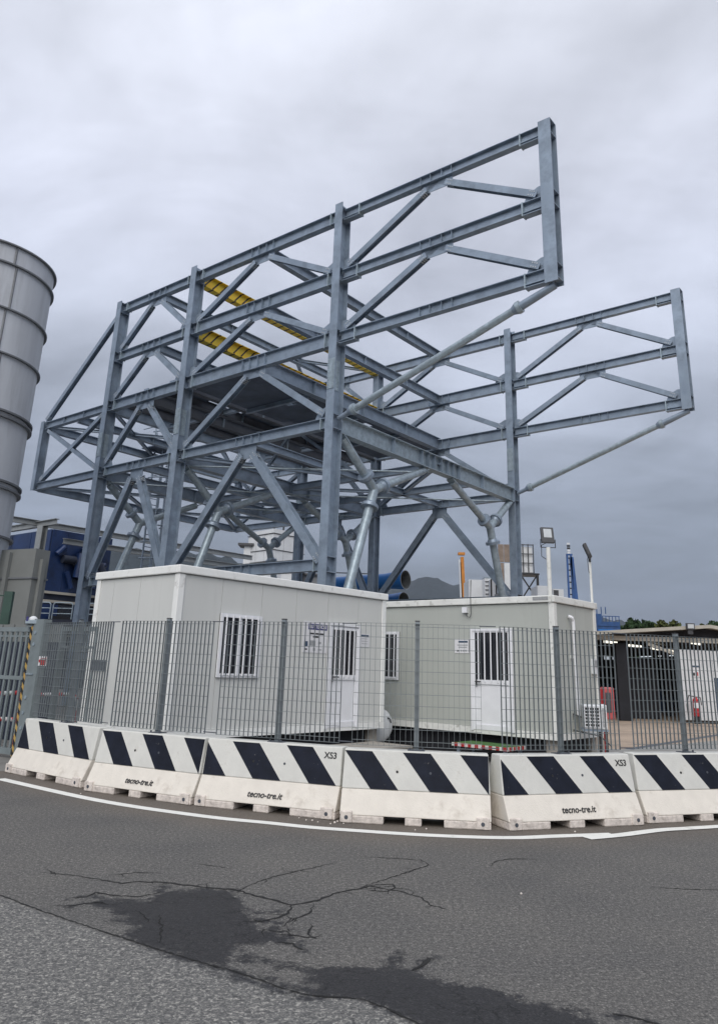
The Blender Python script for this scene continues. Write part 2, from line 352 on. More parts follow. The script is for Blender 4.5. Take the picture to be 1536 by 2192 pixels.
LINE = [G(*c) for c in LINEPX]
LINE2 = [G(*c) for c in [(1255, 1796), (1330, 1789), (1408, 1779), (1470, 1775), (1536, 1771)]]
LINE2.append(LINE2[-1] + (LINE2[-1] - LINE2[-2]) * 8)
LINE = [LINE[0] + (LINE[0] - LINE[1]) * 8] + LINE
def sdf_poly(P, X, Y):
    inside = np.zeros(X.shape, bool); dist = np.full(X.shape, 1e9)
    n = len(P)
    for i in range(n):
        x0, y0 = P[i][0], P[i][1]; x1, y1 = P[(i + 1) % n][0], P[(i + 1) % n][1]
        ex, ey = x1 - x0, y1 - y0; t = np.clip(((X - x0) * ex + (Y - y0) * ey) / (ex * ex + ey * ey + 1e-12), 0, 1)
        dist = np.minimum(dist, np.hypot(X - x0 - t * ex, Y - y0 - t * ey))
        c = ((y0 > Y) != (y1 > Y)) & (X < (x1 - x0) * (Y - y0) / (y1 - y0 + 1e-12) + x0)
        inside ^= c
    return np.where(inside, dist, -dist)
ST1 = [(175, 1934), (228, 1922), (262, 1928), (318, 1928), (345, 1908), (395, 1905), (440, 1903), (500, 1908), (522, 1926), (520, 1945), (545, 1966), (560, 1988), (600, 2001), (640, 2008), (622, 2022), (590, 2017), (560, 2024), (512, 2024), (505, 2046), (545, 2042), (562, 2058), (525, 2062), (500, 2052), (482, 2064), (520, 2080), (562, 2094), (520, 2095), (470, 2072), (380, 2047), (300, 2022), (250, 2003), (292, 1985), (258, 1975), (252, 1960), (222, 1944), (192, 1940)]
ST2 = [(590, 2070), (625, 2066), (640, 2078), (700, 2069), (768, 2067), (818, 2075), (826, 2060), (845, 2050), (856, 2053), (850, 2072), (900, 2084), (950, 2103), (1010, 2107), (1080, 2124), (1130, 2144), (1200, 2160), (1290, 2190), (1330, 2260), (960, 2290), (888, 2192), (768, 2140), (665, 2134), (600, 2108), (520, 2086), (560, 2088), (640, 2114), (668, 2108), (650, 2085)]
TENDRIL = [([(150, 1925), (190, 1920), (250, 1926), (330, 1928)], .03), ([(148, 1944), (180, 1934), (235, 1930)], .025), ([(255, 1972), (290, 1970), (330, 1960)], .04), ([(345, 1908), (350, 1896)], .04),
           ([(500, 1912), (510, 1904)], .03), ([(545, 1966), (600, 1978), (585, 1990)], .035), ([(600, 2003), (632, 2016), (648, 2034)], .035), ([(560, 1990), (600, 1996), (630, 1990)], .025), ([(510, 2040), (520, 2058), (570, 2058)], .035),
           ([(590, 2070), (615, 2068), (640, 2075)], .04), ([(878, 2078), (900, 2070), (915, 2056), (930, 2052)], .03), ([(835, 2075), (840, 2055), (850, 2046)], .05), ([(480, 2085), (510, 2095), (560, 2108), (620, 2125), (680, 2138)], .035),
           ([(300, 2020), (380, 2045), (450, 2068), (520, 2088)], .04), ([(520, 1945), (560, 1955), (600, 1950)], .02), ([(1200, 2160), (1320, 2175), (1390, 2190)], .03)]
SEAM = [(-60, 1885), (0, 1917), (85, 1950), (160, 1975), (235, 2000), (305, 2022), (380, 2047), (440, 2064), (500, 2080), (560, 2100), (620, 2122), (665, 2133), (768, 2139), (830, 2160), (888, 2190), (960, 2235)]
line_xy = [(p.x, p.y) for p in LINE[1:]] + [(p.x, p.y) for p in LINE2[2:]]
def line_y(x): return np.interp(x, [p[0] for p in line_xy], [p[1] for p in line_xy])
def asphalt_sheet():
    xs = np.unique(np.round(np.concatenate([np.arange(-12, -3.2, 0.2), np.arange(-3.2, 3.2, 0.028), np.arange(3.2, 12, 0.2)]), 4))
    ys = np.unique(np.round(np.concatenate([np.arange(-6, 3.9, 0.4), np.arange(3.9, 7.6, 0.028), np.arange(7.6, 14.2, 0.12)]), 4))
    X, Y = np.meshgrid(xs, ys)
    s = np.maximum(sdf_poly([G(*c) for c in ST1], X, Y), sdf_poly([G(*c) for c in ST2], X, Y))
    for pl, wd_ in TENDRIL:
        gp_ = [G(*c) for c in pl]
        for a_, b_ in zip(gp_, gp_[1:]):
            ex, ey = b_.x - a_.x, b_.y - a_.y; t = np.clip(((X - a_.x) * ex + (Y - a_.y) * ey) / (ex * ex + ey * ey + 1e-9), 0, 1)
            s = np.maximum(s, wd_ - np.hypot(X - a_.x - t * ex, Y - a_.y - t * ey))
    s = np.clip(s, -0.5, 0.5)
    sp = [G(*c) for c in SEAM]
    yy = np.interp(X, [p.x for p in sp], [p.y for p in sp], left=sp[0].y + 4, right=sp[-1].y - 9)
    yy = np.where(X < sp[0].x, sp[0].y + (sp[0].x - X) * 0.75, yy)
    co = np.clip(yy - Y, -0.5, 0.5)
    ly = line_y(X); du = np.clip(1 - (ly - Y) / 0.9, 0, 1) ** 1.6 * 0.9
    nx, ny = len(xs), len(ys)
    idx = np.arange(nx * ny).reshape(ny, nx)
    q = np.stack([idx[:-1, :-1], idx[:-1, 1:], idx[1:, 1:], idx[1:, :-1]], -1)
    keep = (Y[:-1, :-1] < np.maximum(ly[:-1, :-1] + 0.75, 0))
    q = q[keep].reshape(-1, 4)
    me = bpy.data.meshes.new('asphalt_road'); me.from_pydata(np.stack([X.ravel(), Y.ravel(), np.zeros(X.size)], 1).tolist(), [], q.tolist())
    for nm, arr in (('stain', s), ('coarse', co), ('dust', du)):
        a = me.attributes.new(nm, 'FLOAT', 'POINT'); a.data.foreach_set('value', arr.ravel().astype('f'))
    me.materials.append(ASPH); o = bpy.data.objects.new('asphalt_road', me); COL.objects.link(o); o['kind'] = 'structure'
    return o
asphalt_sheet()
sheet('road_beyond', [(-80, -80), (80, -80), (80, 14), (-80, 14)], -0.015, ASPH)

def ribbon(pts, w0, z, jit=0.0, sub=1):
    mb = MB(); P = []
    for i in range(len(pts) - 1):
        for k in range(sub): P.append(pts[i].lerp(pts[i + 1], k / sub))
    P.append(pts[-1]); Lf = []; Rt = []
    for i, p in enumerate(P):
        d = (P[min(i + 1, len(P) - 1)] - P[max(i - 1, 0)]).normalized(); nrm = Vector((-d.y, d.x, 0))
        if jit: p = p + nrm * random.uniform(-jit, jit)
        ww = (w0 if not callable(w0) else w0(i / (len(P) - 1))) / 2
        Lf.append((p.x + nrm.x * ww, p.y + nrm.y * ww, z)); Rt.append((p.x - nrm.x * ww, p.y - nrm.y * ww, z))
    n = len(P); mb.add(Lf + Rt, [(n + i, n + i + 1, i + 1, i) for i in range(n - 1)]); return mb
def smooth_pts(pts, k=6):
    o = []
    for i in range(len(pts) - 1):
        p0, p1, p2, p3 = pts[max(i - 1, 0)], pts[i], pts[i + 1], pts[min(i + 2, len(pts) - 1)]
        for j in range(k):
            t = j / k; o.append(0.5 * ((2 * p1) + (-p0 + p2) * t + (2 * p0 - 5 * p1 + 4 * p2 - p3) * t * t + (-p0 + 3 * p1 - 3 * p2 + p3) * t ** 3))
    o.append(pts[-1]); return o
tag(ribbon(smooth_pts(LINE[1:]), 0.15, 0.004).obj('road_edge_line', LINEW), kind='structure')
tag(ribbon(smooth_pts(LINE2), 0.15, 0.008).obj('road_edge_line', LINEW), kind='structure')
CR_ = [
    ([(100, 1862), (115, 1870), (150, 1874), (205, 1882), (260, 1892), (300, 1888), (350, 1890), (400, 1896), (440, 1900), (505, 1906), (560, 1922), (625, 1938), (680, 1928), (720, 1912), (770, 1903), (790, 1898), (850, 1908), (900, 1922), (920, 1938), (955, 1948)], .017),
    ([(230, 1876), (290, 1869), (350, 1870)], .008),
    ([(505, 1912), (535, 1895), (570, 1882), (640, 1865), (720, 1847)], .008),
    ([(770, 1900), (828, 1882), (870, 1868), (918, 1852), (900, 1842), (840, 1838), (770, 1835)], .009),
    ([(790, 1896), (840, 1893), (848, 1902), (830, 1910), (775, 1905)], .012),
    ([(625, 1938), (617, 1955), (590, 1968), (556, 1975), (535, 1966)], .013),
    ([(672, 1936), (662, 1956), (630, 1968), (604, 1985)], .010), ([(612, 1962), (634, 1974)], .009),
    ([(668, 1980), (660, 2005), (675, 2009)], .010), ([(560, 1990), (600, 1995), (625, 1994)], .008), ([(600, 2001), (640, 2006), (678, 2010)], .012),
    ([(150, 1923), (185, 1920), (205, 1912), (240, 1918), (300, 1921), (345, 1910)], .014),
    ([(148, 1943), (170, 1936), (215, 1932), (232, 1938)], .013),
    ([(590, 2018), (625, 2022), (645, 2035)], .018),
    ([(1050, 1855), (1058, 1846), (1080, 1841), (1110, 1839), (1160, 1841)], .009),
    ([(1385, 1900), (1430, 1903), (1490, 1905), (1560, 1907)], .009),
    ([(880, 2078), (897, 2071), (912, 2060), (916, 2052), (930, 2054)], .020),
    ([(1310, 2173), (1360, 2180), (1385, 2189), (1450, 2200)], .012),
    ([(420, 1850), (460, 1855), (500, 1862)], .007), ([(340, 1960), (345, 1985), (340, 2020)], .010), ([(290, 1950), (310, 1960), (318, 1975)], .008),
]
for pts, wd in CR_:
    gp = [G(*c) for c in pts]; seg = []
    for a, b in zip(gp, gp[1:]):
        k = max(2, int((b - a).length / 0.035)); seg += [a.lerp(b, j / k) for j in range(k)]
    seg.append(gp[-1])
    tag(ribbon(seg, (lambda W: (lambda t: W * (0.25 + 0.75 * math.sin(PI * min(max(t, .03), .97))) * random.uniform(.55, 1.6)))(wd * 1.35), 0.003, jit=0.011).obj('road_crack', CRACKM), kind='structure')
spur = MB(); rs = random.Random(11)
for pts, wd in CR_[:14]:
    gp = [G(*c) for c in pts]
    for a, b in zip(gp, gp[1:]):
        for _ in range(max(1, int((b - a).length / 0.16))):
            if rs.random() < .45: continue
            p = a.lerp(b, rs.random()); an = rs.uniform(0, 2 * PI); q = [p]
            for k in range(rs.randint(3, 7)):
                an += rs.uniform(-.7, .7); p = p + Vector((math.cos(an), math.sin(an) * 1.0, 0)) * rs.uniform(.02, .045); q.append(p)
            rb = ribbon(q, lambda t: .009 * (1.05 - t), 0.0026); spur.add(rb.v, rb.f)
tag(spur.obj('road_crack_branches', CRACKM), kind='structure')
gp = [G(*c) for c in SEAM[1:]]; seg = []
for a, b in zip(gp, gp[1:]):
    k = max(2, int((b - a).length / 0.03)); seg += [a.lerp(b, j / k) for j in range(k)]
tag(ribbon(seg, lambda t: random.uniform(.004, .02), 0.0035, jit=0.006).obj('road_crack', CRACKM), kind='structure')
# crumbs of concrete by the barrier feet
for px, py, r_ in [(655, 1757, .012), (668, 1758, .014), (680, 1761, .01), (716, 1763, .018), (722, 1760, .014), (735, 1764, .01), (345 * .5, 1700, .01), (640, 1752, .009), (888, 1778, .01), (912, 1776, .012), (1115, 1915, .011), (707, 1765, .012), (1230, 1782, .013)]:
    p_ = G(px, py); mb = MB().sphere((0, 0, r_ * .5), r_, 5, 3, 0.7); o = mb.obj('concrete_crumb', CONC_F); o.location = p_
    tag(o, 'small pale crumb of broken concrete on the road by the barriers', 'rubble', 'concrete crumbs on the asphalt')

# ------------------------------------------------------------------ barriers with fence on top
BAR = [((10, 1653), (171, 1688), 'B', '', ''), ((178, 1693), (408, 1725), 'A', '', 't'), ((413, 1725), (717, 1757), 'B', 'x', 't'),
       ((724.5, 1761), (1053, 1779), 'A', '', ''), ((1089, 1780), (1381, 1767), 'B', 'x', 't'), ((1385, 1764), None, 'A', '', '')]
BLAB = ['leftmost striped concrete road barrier, by the tall steel gate post', 'striped concrete barrier with small lettering low on its face, second from the left',
        'striped concrete barrier marked XS3, in front of the left cabin window', 'plain striped concrete barrier without lettering, in front of the left cabin door',
        'striped concrete barrier marked XS3 with its left end face showing beyond an open joint', 'striped concrete barrier cut off by the right edge of the view']
FLAB = ['grating fence panel above the leftmost barrier, with the red sign at its left', 'grating fence panel covering the left cabin corner', 'grating fence panel in front of the left cabin window',
        'grating fence panel between the two cabins, its bars seen edge-on', 'grating fence panel in front of the right cabin corner and air conditioner', 'grating fence panel at the right edge in front of the open shed']
BH = 0.76
def zy(z):      # front face depth of the barrier at height z
    return np.interp(z, [0, .10, .34, BH], [-.30, -.30, -.175, -.10])
def barrier(i, a, b, typ, xs, tx):
    A = G(*a)
    if b is None: Bp = A + Vector((math.cos(R(19)), math.sin(R(19)), 0)) * 1.85
    else: Bp = G(*b)
    d = (Bp - A); Ln = d.length; an = math.atan2(d.y, d.x); nb = Vector((-math.sin(an), math.cos(an), 0))
    c = (A + Bp) / 2 + nb * 0.30
    t = thing('road_barrier', BLAB[i], 'barrier', c, an, 'striped concrete barriers round the bend')
    h = Ln / 2 - 0.006
    # upper body (painted) and lower skirt
    pr = [(-.10, BH), (.10, BH), (.175, .34), (-.175, .34)]
    def ext(mb, pr, x0, x1, inset=0):
        n = len(pr); vs = [(x0 + (inset if z > .5 else 0), y, z) for y, z in pr] + [(x1 - (inset if z > .5 else 0), y, z) for y, z in pr]
        mb.add(vs, [(k, (k + 1) % n, n + (k + 1) % n, n + k)[::-1] for k in range(n)] + [tuple(range(n)), tuple(range(n, 2 * n))[::-1]])
        return mb
    ext(MB(), pr, -h, h, 0.012).obj('body', CONC, t, bevel=0.012)
    ext(MB(), [(-.175, .3395), (.175, .3395), (.30, .082), (-.30, .082)], -h, h).obj('skirt', CONC_L, t, bevel=0.012)
    U = lambda u: -Ln / 2 + u * Ln
    for k, (u0, u1) in enumerate([(0.0, .295), (.435, .545), (.69, 1.0)]):
        x0, x1 = max(U(u0), -h + .004), min(U(u1), h - .004)
        B((x0, -.298, 0.0), (x1, .292, .0815)).obj('foot', CONC_F, t, bevel=0.012)
    for u0, u1 in ((.01, .088), (.90, .982)):
        B((U(u0), -.315, .004), (U(u1), -.20, .125)).obj('corner_block', CONC_F, t, bevel=0.01)
        MB().tube((U((u0 + u1) / 2), -.318, .06), (U((u0 + u1) / 2), -.30, .06), .022, n=10).obj('bolt', STEEL_D, t)
    # painted slanting stripes, 2 mm coats
    z1, z0 = BH - .018, .345
    tops = [(-.2, 0.0), (.20, .40), (.60, .785)] if typ == 'B' else [(.012, .20), (.41, .60), (.80, .995)]
    sh = .185
    lo, hi = .012, .988
    for (a0, a1) in tops:
        poly = [(a0, 1), (a1, 1), (a1 + sh, 0), (a0 + sh, 0)]
        def clip(pl, xv, keep_gt):
            o = []
            for k in range(len(pl)):
                p, q = pl[k], pl[(k + 1) % len(pl)]
                ip = (p[0] >= xv) if keep_gt else (p[0] <= xv); iq = (q[0] >= xv) if keep_gt else (q[0] <= xv)
                if ip: o.append(p)
                if ip != iq:
                    s_ = (xv - p[0]) / (q[0] - p[0]); o.append((xv, p[1] + s_ * (q[1] - p[1])))
            return o
        poly = clip(clip(poly, lo, True), hi, False)
        if len(poly) < 3: continue
        pts = []
        for u, v in poly:
            z = z0 + v * (z1 - z0); pts.append((U(u), float(zy(z)) - .002, z))
        MB().poly(pts[::-1], (0, .0015, 0)).obj('painted_stripe', BLACKP, t)
    for u, z in ((.375, .535), (.60, .535)):
        y = float(zy(z)); MB().tube((U(u), y - .006, z), (U(u), y + .01, z), .014, n=10).obj('lifting_hole', BLACK if u < .5 else STEEL_D, t)
    tilt = math.atan2(.075, .42)
    if xs: text('XS3', .098, INK, t, 'lettering', (U(.915), float(zy(.66)) - .003, .66), (PI / 2 - tilt, 0, 0), bold=.0020)
    if tx:
        tl2 = math.atan2(.125, .24)
        text('tecno-tre.it', .100, INK, t, 'lettering', (U(.50 if i != 4 else .515), float(zy(.185)) - .003, .185), (PI / 2 - tl2, 0, 0), bold=.0016, shear=.20)
    # fence panel on top
    f = thing('fence_panel', FLAB[i], 'fence', c + Vector((0, 0, BH)), an, 'steel grating fence panels bolted on the barriers')
    top = 1.455
    MB().box((-.028, -.02, .008), (.028, .03, top + .03)).obj('post', POSTM, f)
    B((-.03, -.022, top + .032), (.03, .032, top + .045)).obj('post_cap', GREYP, f)
    B((-.10, -.07, 0), (.10, .07, .008)).obj('base_plate', STEEL_D, f)
    for sx in (-.075, .075): MB().tube((sx, -.045, .008), (sx, -.045, .03), .012, n=8).obj('anchor_bolt', STEEL_D, f)
    wl = Ln / 2 - 0.09
    g = MB(); x = -wl
    k = 0
    nb_ = int(2 * wl / .0635)
    for k in range(nb_ + 1):
        x = -wl + 2 * wl * k / nb_
        g.box((x - .0015, -.050, .045), (x + .0015, -.025, top))
    g.obj('grating_bars', FENCE, f, kind='stuff')
    g = MB(); z = .10
    while z < top:
        g.box((-wl, -.051, z - .0028), (wl, -.0455, z + .0028)); z += .132
    g.obj('cross_wires', FENCE, f, kind='stuff')
    B((-wl, -.05, top), (wl, -.0245, top + .003)).obj('top_strip', FENCE, f)
    B((-wl, -.05, .042), (wl, -.0245, .045)).obj('bottom_strip', FENCE, f)
    for zz in (.06, top - .012):
        for sx in (1,):
            if i < 5: B((wl * sx - .01, -.056, zz), (wl * sx + .19, -.0525, zz + .012)).obj('joining_clip', STEEL_D, f)
    return c, an
BC = [barrier(i, *b) for i, b in enumerate(BAR)]

# ------------------------------------------------------------------ steel framework
YAW = R(38.421)
d1 = Vector((math.cos(YAW), -math.sin(YAW), 0)); d2 = Vector((math.sin(YAW), math.cos(YAW), 0))
ORG = Vector((-.928, 22.0, 0))
FR = thing('steel_framework', 'tall galvanised steel framework with cantilevered trusses standing behind the two cabins', 'steel structure', ORG, -YAW)
uA, uB, uC, uM, uD, uN, uE = -17.109, -12.217, -7.364, -3.70, 0.0, 3.72, 7.306
uBC = (uB + uC) / 2
T1, T2, T3, T4, T5 = 16.06, 13.80, 11.61, 8.81, 4.49
WV = 11.83
def add_stiff(p, pos, h, b, axis='x'):
    for q in pos:
        if axis == 'x': a = (q[0] - .006, q[1] - b / 2, q[2] - h / 2); c = (q[0] + .006, q[1] - .009, q[2] + h / 2); a2 = (q[0] - .006, q[1] + .009, q[2] - h / 2); c2 = (q[0] + .006, q[1] + b / 2, q[2] + h / 2)
        else: a = (q[0] + .009, q[1] - .006, q[2] - h / 2); c = (q[0] + b / 2, q[1] + .006, q[2] + h / 2); a2 = (q[0] - b / 2, q[1] - .006, q[2] - h / 2); c2 = (q[0] - .009, q[1] + .006, q[2] + h / 2)
        MB().box(a, c).box(a2, c2).obj('stiffener', STEEL, p, kind='stuff')
def bolts(mb, c, nx, nz_, sx, sz, axis, r=.016, out=.02):
    for i in range(nx):
        for k in range(nz_):
            x = (i - (nx - 1) / 2) * sx; z = (k - (nz_ - 1) / 2) * sz
            if axis == 'y': mb.tube((c[0] + x, c[1] - out, c[2] + z), (c[0] + x, c[1], c[2] + z), r, n=6)
            else: mb.tube((c[0], c[1] + x, c[2] + z), (c[0] + out, c[1] + x, c[2] + z), r, n=6)
    return mb
CW, CH = .31, .46
def column(u, v, z0, z1, splice=None, name='column', w=CW, h=CH, nodes=()):
    p = MB().ibeam((u, v, z0), (u, v, z1), h, w, .03, .018, up=(0, 1, 0)).obj(name, STEEL, FR)
    if z0 < .1: B((u - .35, v - .40, 0), (u + .35, v + .40, .04)).obj('base_plate', STEEL_D, p)
    for z in nodes:
        st = MB()
        for dz in (-.22, .22):
            for s_ in (-1, 1):
                x0, x1 = sorted((u + s_ * .012, u + s_ * (w / 2 - .003)))
                st.box((x0, v - h / 2 + .032, z + dz - .01), (x1, v + h / 2 - .032, z + dz + .01))
        st.obj('stiffener', STEEL, p, kind='stuff')
    if splice:
        for s_ in (-1, 1):
            y = v + s_ * h / 2
            B((u - w / 2 + .02, y + (0.001 if s_ > 0 else -.021), splice - .5), (u + w / 2 - .02, y + (.021 if s_ > 0 else -.001), splice + .5)).obj('splice_plate', STEEL_L, p)
        bolts(MB(), (u, v - h / 2 - .021, splice), 2, 12, .18, .08, 'y').obj('bolts', STEEL_L, p, kind='stuff')
        B((u + .0095, v - .14, splice - .5), (u + .029, v + .14, splice + .5)).obj('splice_plate', STEEL_L, p)
        bolts(MB(), (u + .029, v, splice), 2, 12, .16, .08, 'x').obj('bolts', STEEL_L, p, kind='stuff')
    return p
def chord(u0, u1, v, z, h, b=.24, stiffs=(), ends=(CW / 2, CW / 2), plates=True, name='chord', stub=0.0):
    x0, x1 = u0 + ends[0], u1 - ends[1]
    p = MB().ibeam((x0, v, z), (x1, v, z), h, b, .02, .013).obj(name, STEEL, FR)
    add_stiff(p, [(s_, v, z) for s_ in stiffs], h - .042, b - .02)
    if stub:
        for xa, sgn in ((x0, 1), (x1, -1)):
            hh = h * 1.35; xb = xa + sgn * stub
            # deeper haunched stub bolted to the column
            B((min(xa, xb), v - b / 2 - .004, z - hh / 2 - .02), (max(xa, xb), v + b / 2 + .004, z - hh / 2)).obj('haunch_flange', STEEL, p)
            B((min(xa, xb), v - .009, z - hh / 2 + .001), (max(xa, xb), v + .009, z - h / 2 - .001)).obj('haunch_web', STEEL, p)
            B((xb - .02, v - b / 2 - .012, z - hh / 2 - .03), (xb + .02, v + b / 2 + .012, z + h / 2 + .012)).obj('end_plate', STEEL_L, p)
    elif plates:
        for xb in (x0 + .28, x1 - .28):
            B((xb - .018, v - b / 2 - .012, z - h / 2 - .03), (xb + .018, v + b / 2 + .012, z + h / 2 + .015)).obj('end_plate', STEEL_L, p)
    return p
def brace(a, b, w_=.20, h=.20, up=(0, 1, 0), m=STEEL, name='brace', inset=(0.35, 0.45)):
    a = Vector(a); b = Vector(b); d = (b - a).normalized()
    p = MB().ibeam(a + d * inset[0], b - d * inset[1], h, w_, .016, .012, up=up).obj(name, m, FR)
    # bolted end tabs
    for q, dd in ((a + d * inset[0], -d), (b - d * inset[1], d)):
        e = Vector(up).cross(d); e = e.normalized() if e.length > .1 else Vector((1, 0, 0)); nrm = d.cross(e).normalized(); bm = MB()
        for i_ in range(3):
            for j_ in (-1, 1):
                cpos = q - dd * (.10 + i_ * .07) + e * (j_ * w_ * .28)
                bm.bar(cpos - nrm * (h / 2 + .012), cpos + nrm * (h / 2 + .012), .032, .032, up=e)
        if h > .15: bm.obj('bolts', BOLTM, p, kind='stuff')
        MB().bar(q - dd * .28, q + dd * .40, .018, w_ * .8, up=Vector(up).cross(d) if abs(d.dot(Vector(up))) < .9 else (0, 0, 1)).obj('end_tab', STEEL, p)
    return p
def truss_bay(u0, u1, um, v, lv, hs, bays, ctype):
    # chords
    for i, (z, h) in enumerate(zip(lv, hs)):
        st = [um - .55, um - .2, um + .2, um + .55] if h > .3 else [um - .3, um + .3]
        if ctype == 'cant': chord(u0, u1, v, z, h, .22, st, stub=.62)
        else: chord(u0, u1, v, z, h, .24, st)
        if i in bays:
            B((um - .55, v - .009, z - h / 2 - .30), (um + .55, v + .009, z - h / 2 - .002)).obj('gusset_plate', STEEL, FR)
    for i in bays:
        z, zl = lv[i] - hs[i] / 2 - .12, lv[i + 1] + .12 if i + 1 < len(lv) else None
        zl = lv[i + 1] + .16
        brace((um - .2, v, z), (u0 + .12, v, zl), inset=(.16, .26)); brace((um + .2, v, z), (u1 - .12, v, zl), inset=(.16, .26))
        zt2 = lv[i + 1] + hs[i + 1] / 2
        for uu, sg in ((u0 + CW / 2, 1), (u1 - CW / 2, -1)):
            MB().poly([(uu + sg * .002, v - .008, zt2 + .002), (uu + sg * .62, v - .008, zt2 + .002), (uu + sg * .50, v - .008, zt2 + .26), (uu + sg * .18, v - .008, zt2 + .40), (uu + sg * .002, v - .008, zt2 + .40)], (0, .016, 0)).obj('gusset_plate', STEEL, FR)
for v in (0, WV):
    column(uB, v, 0, T1 + .30, 9.95, nodes=(T1, T2, T3, T4, T5))
    column(uC, v, 0, T1 + .42, 10.1, nodes=(T1, T2, T3, T4, T5))
    column(uD, v, 0, T1 + .40, 10.35, nodes=(T1, T2, T3, T4, T5))
    column(uA, v, T4 - .16, T3 + .2, None, 'end_post', .26, .36)
    column(uE, v, T3 - .32, T1 + .22, None, 'end_post', .36, .40, nodes=(T1, T2, T3))
    # A-B
    chord(uA, uB, v, T3, .32, .22, [-15.5, -14], ends=(.13, CW / 2), plates=False); chord(uA, uB, v, T4, .32, .22, [], ends=(.13, CW / 2), plates=False)
    brace((uB - .15, v, T3 - .15), (uA + .15, v, T4 + .15), .18, .18, inset=(.2, .2)); brace((uA + .15, v, T3 - .15), (uB - .15, v, T4 + .15), .16, .16, inset=(.2, .2))
    brace((uA + .05, v, T3 + .25), (uB - .1, v, T1 - .15), .20, .20, inset=(.05, .15), name='strut')
    # B-C, C-D, D-E
    truss_bay(uB, uC, uBC, v, [T1, T2, T3, T4, T5], [.36, .36, .42, .34, .32], [0, 1, 2], 'n')
    truss_bay(uC, uD, uM, v, [T1, T2, T3, T4, T5], [.42, .46, .48, .34, .34], [0, 1, 2], 'n')
    truss_bay(uD, uE, uN, v, [T1, T2, T3], [.32, .33, .33], [0, 1], 'cant')
    for u0, u1, um in ((uB, uC, uBC), (uC, uD, uM)):
        B((um - .38, v - .012, T4 - .62), (um + .38, v + .012, T4 - .172)).obj('gusset_plate', STEEL, FR)
        brace((um - .22, v, T4 - .45), (u0 + .1, v, T5 - .05), .26, .24, inset=(.02, .2), name='leg_brace')
        brace((um + .22, v, T4 - .45), (u1 - .1, v, T5 - .05), .26, .24, inset=(.02, .2), name='leg_brace', m=STEEL)
    # raking tube under the cantilever
    a = Vector((.28, v, T4 + .12)); b = Vector((uE - .12, v, T3 - .40)); d = (b - a).normalized()
    p = MB().tube(a + d * .55, b - d * .95, .105, n=16).obj('raking_tube', STEEL_L, FR)
    MB().tube(a - d * .1, a + d * .52, .075, .09, 14).obj('tube_end', STEEL, p); MB().tube(b - d * .92, b + d * .15, .12, .10, 14).obj('tube_end', STEEL, p)
    for q in (a + d * .53, b - d * .94):
        MB().tube(q - d * .06, q + d * .06, .175, n=14).obj('flange_ring', STEEL_L, p)
        MB().tube(q - d * .20, q - d * .065, .11, .165, 14).obj('flange_cone', STEEL, p)
# transverse frames
def trans(u, z, h, b=.28, m=STEEL, y0=0.24, y1=WV - .24, stiffs=(), name='cross_beam', parent=None):
    p = MB().ibeam((u, y0, z), (u, y1, z), h, b, .024, .015).obj(name, m, FR)
    add_stiff(p, [(u, s_, z) for s_ in stiffs], h - .05, b - .02, 'y'); return p
for z in (T1, T2):
    p = trans(uC, z, .54, .32, YB, name='yellow_black_cross_beam'); p['label'] = 'yellow cross beam with black diagonal stripes'
    trans(uM, z, .40, .26, stiffs=(3, 6, 9), y0=.14, y1=WV - .14); trans(uBC, z, .34, .24, stiffs=(4, 8), y0=.14, y1=WV - .14)
trans(uM, T3, .55, .30, stiffs=(3, 6, 9), y0=.14, y1=WV - .14)
for u, h in ((uC, .5), (-8.6, .38), (uBC, .5), (-11.0, .38), (uB, .45), (-14.7, .30), (uA, .34)):
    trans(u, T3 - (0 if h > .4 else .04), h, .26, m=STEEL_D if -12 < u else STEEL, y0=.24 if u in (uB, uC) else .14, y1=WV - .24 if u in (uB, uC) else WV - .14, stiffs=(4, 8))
for u, h in ((uB, .5), (uC, .5), (uD, .58)):
    trans(u, T4 - .02, h, .32, stiffs=(3.0, 4.7, 5.1, 5.5, 5.95, 6.4, 6.8, 7.2, 9) if u == uD else (4.8, 5.9, 7.0), m=STEEL_L if u == uD else STEEL)
trans(uA, T4, .34, .24, y0=.14, y1=WV - .14)
trans(uBC, T4, .30, .22, y0=.14, y1=WV - .14); trans(uM, T4, .26, .2, y0=.14, y1=WV - .14)
for v in (WV / 2, WV * .76):
    for u0, u1 in ((uB, uC), (uC, uD)): chord(u0, u1, v, T4, .26, .2, [], plates=False, name='floor_beam')
for v in (WV * .25, WV * .5, WV * .75):
    for u0, u1 in ((uB, uBC), (uBC, uC)): chord(u0, u1, v, T3 - .06, .22, .16, [], plates=False, name='floor_beam')
for v in (WV * .25, WV * .5, WV * .75): chord(uC, uM, v, T3 - .275, .16, .12, [], plates=False, name='deck_joist')
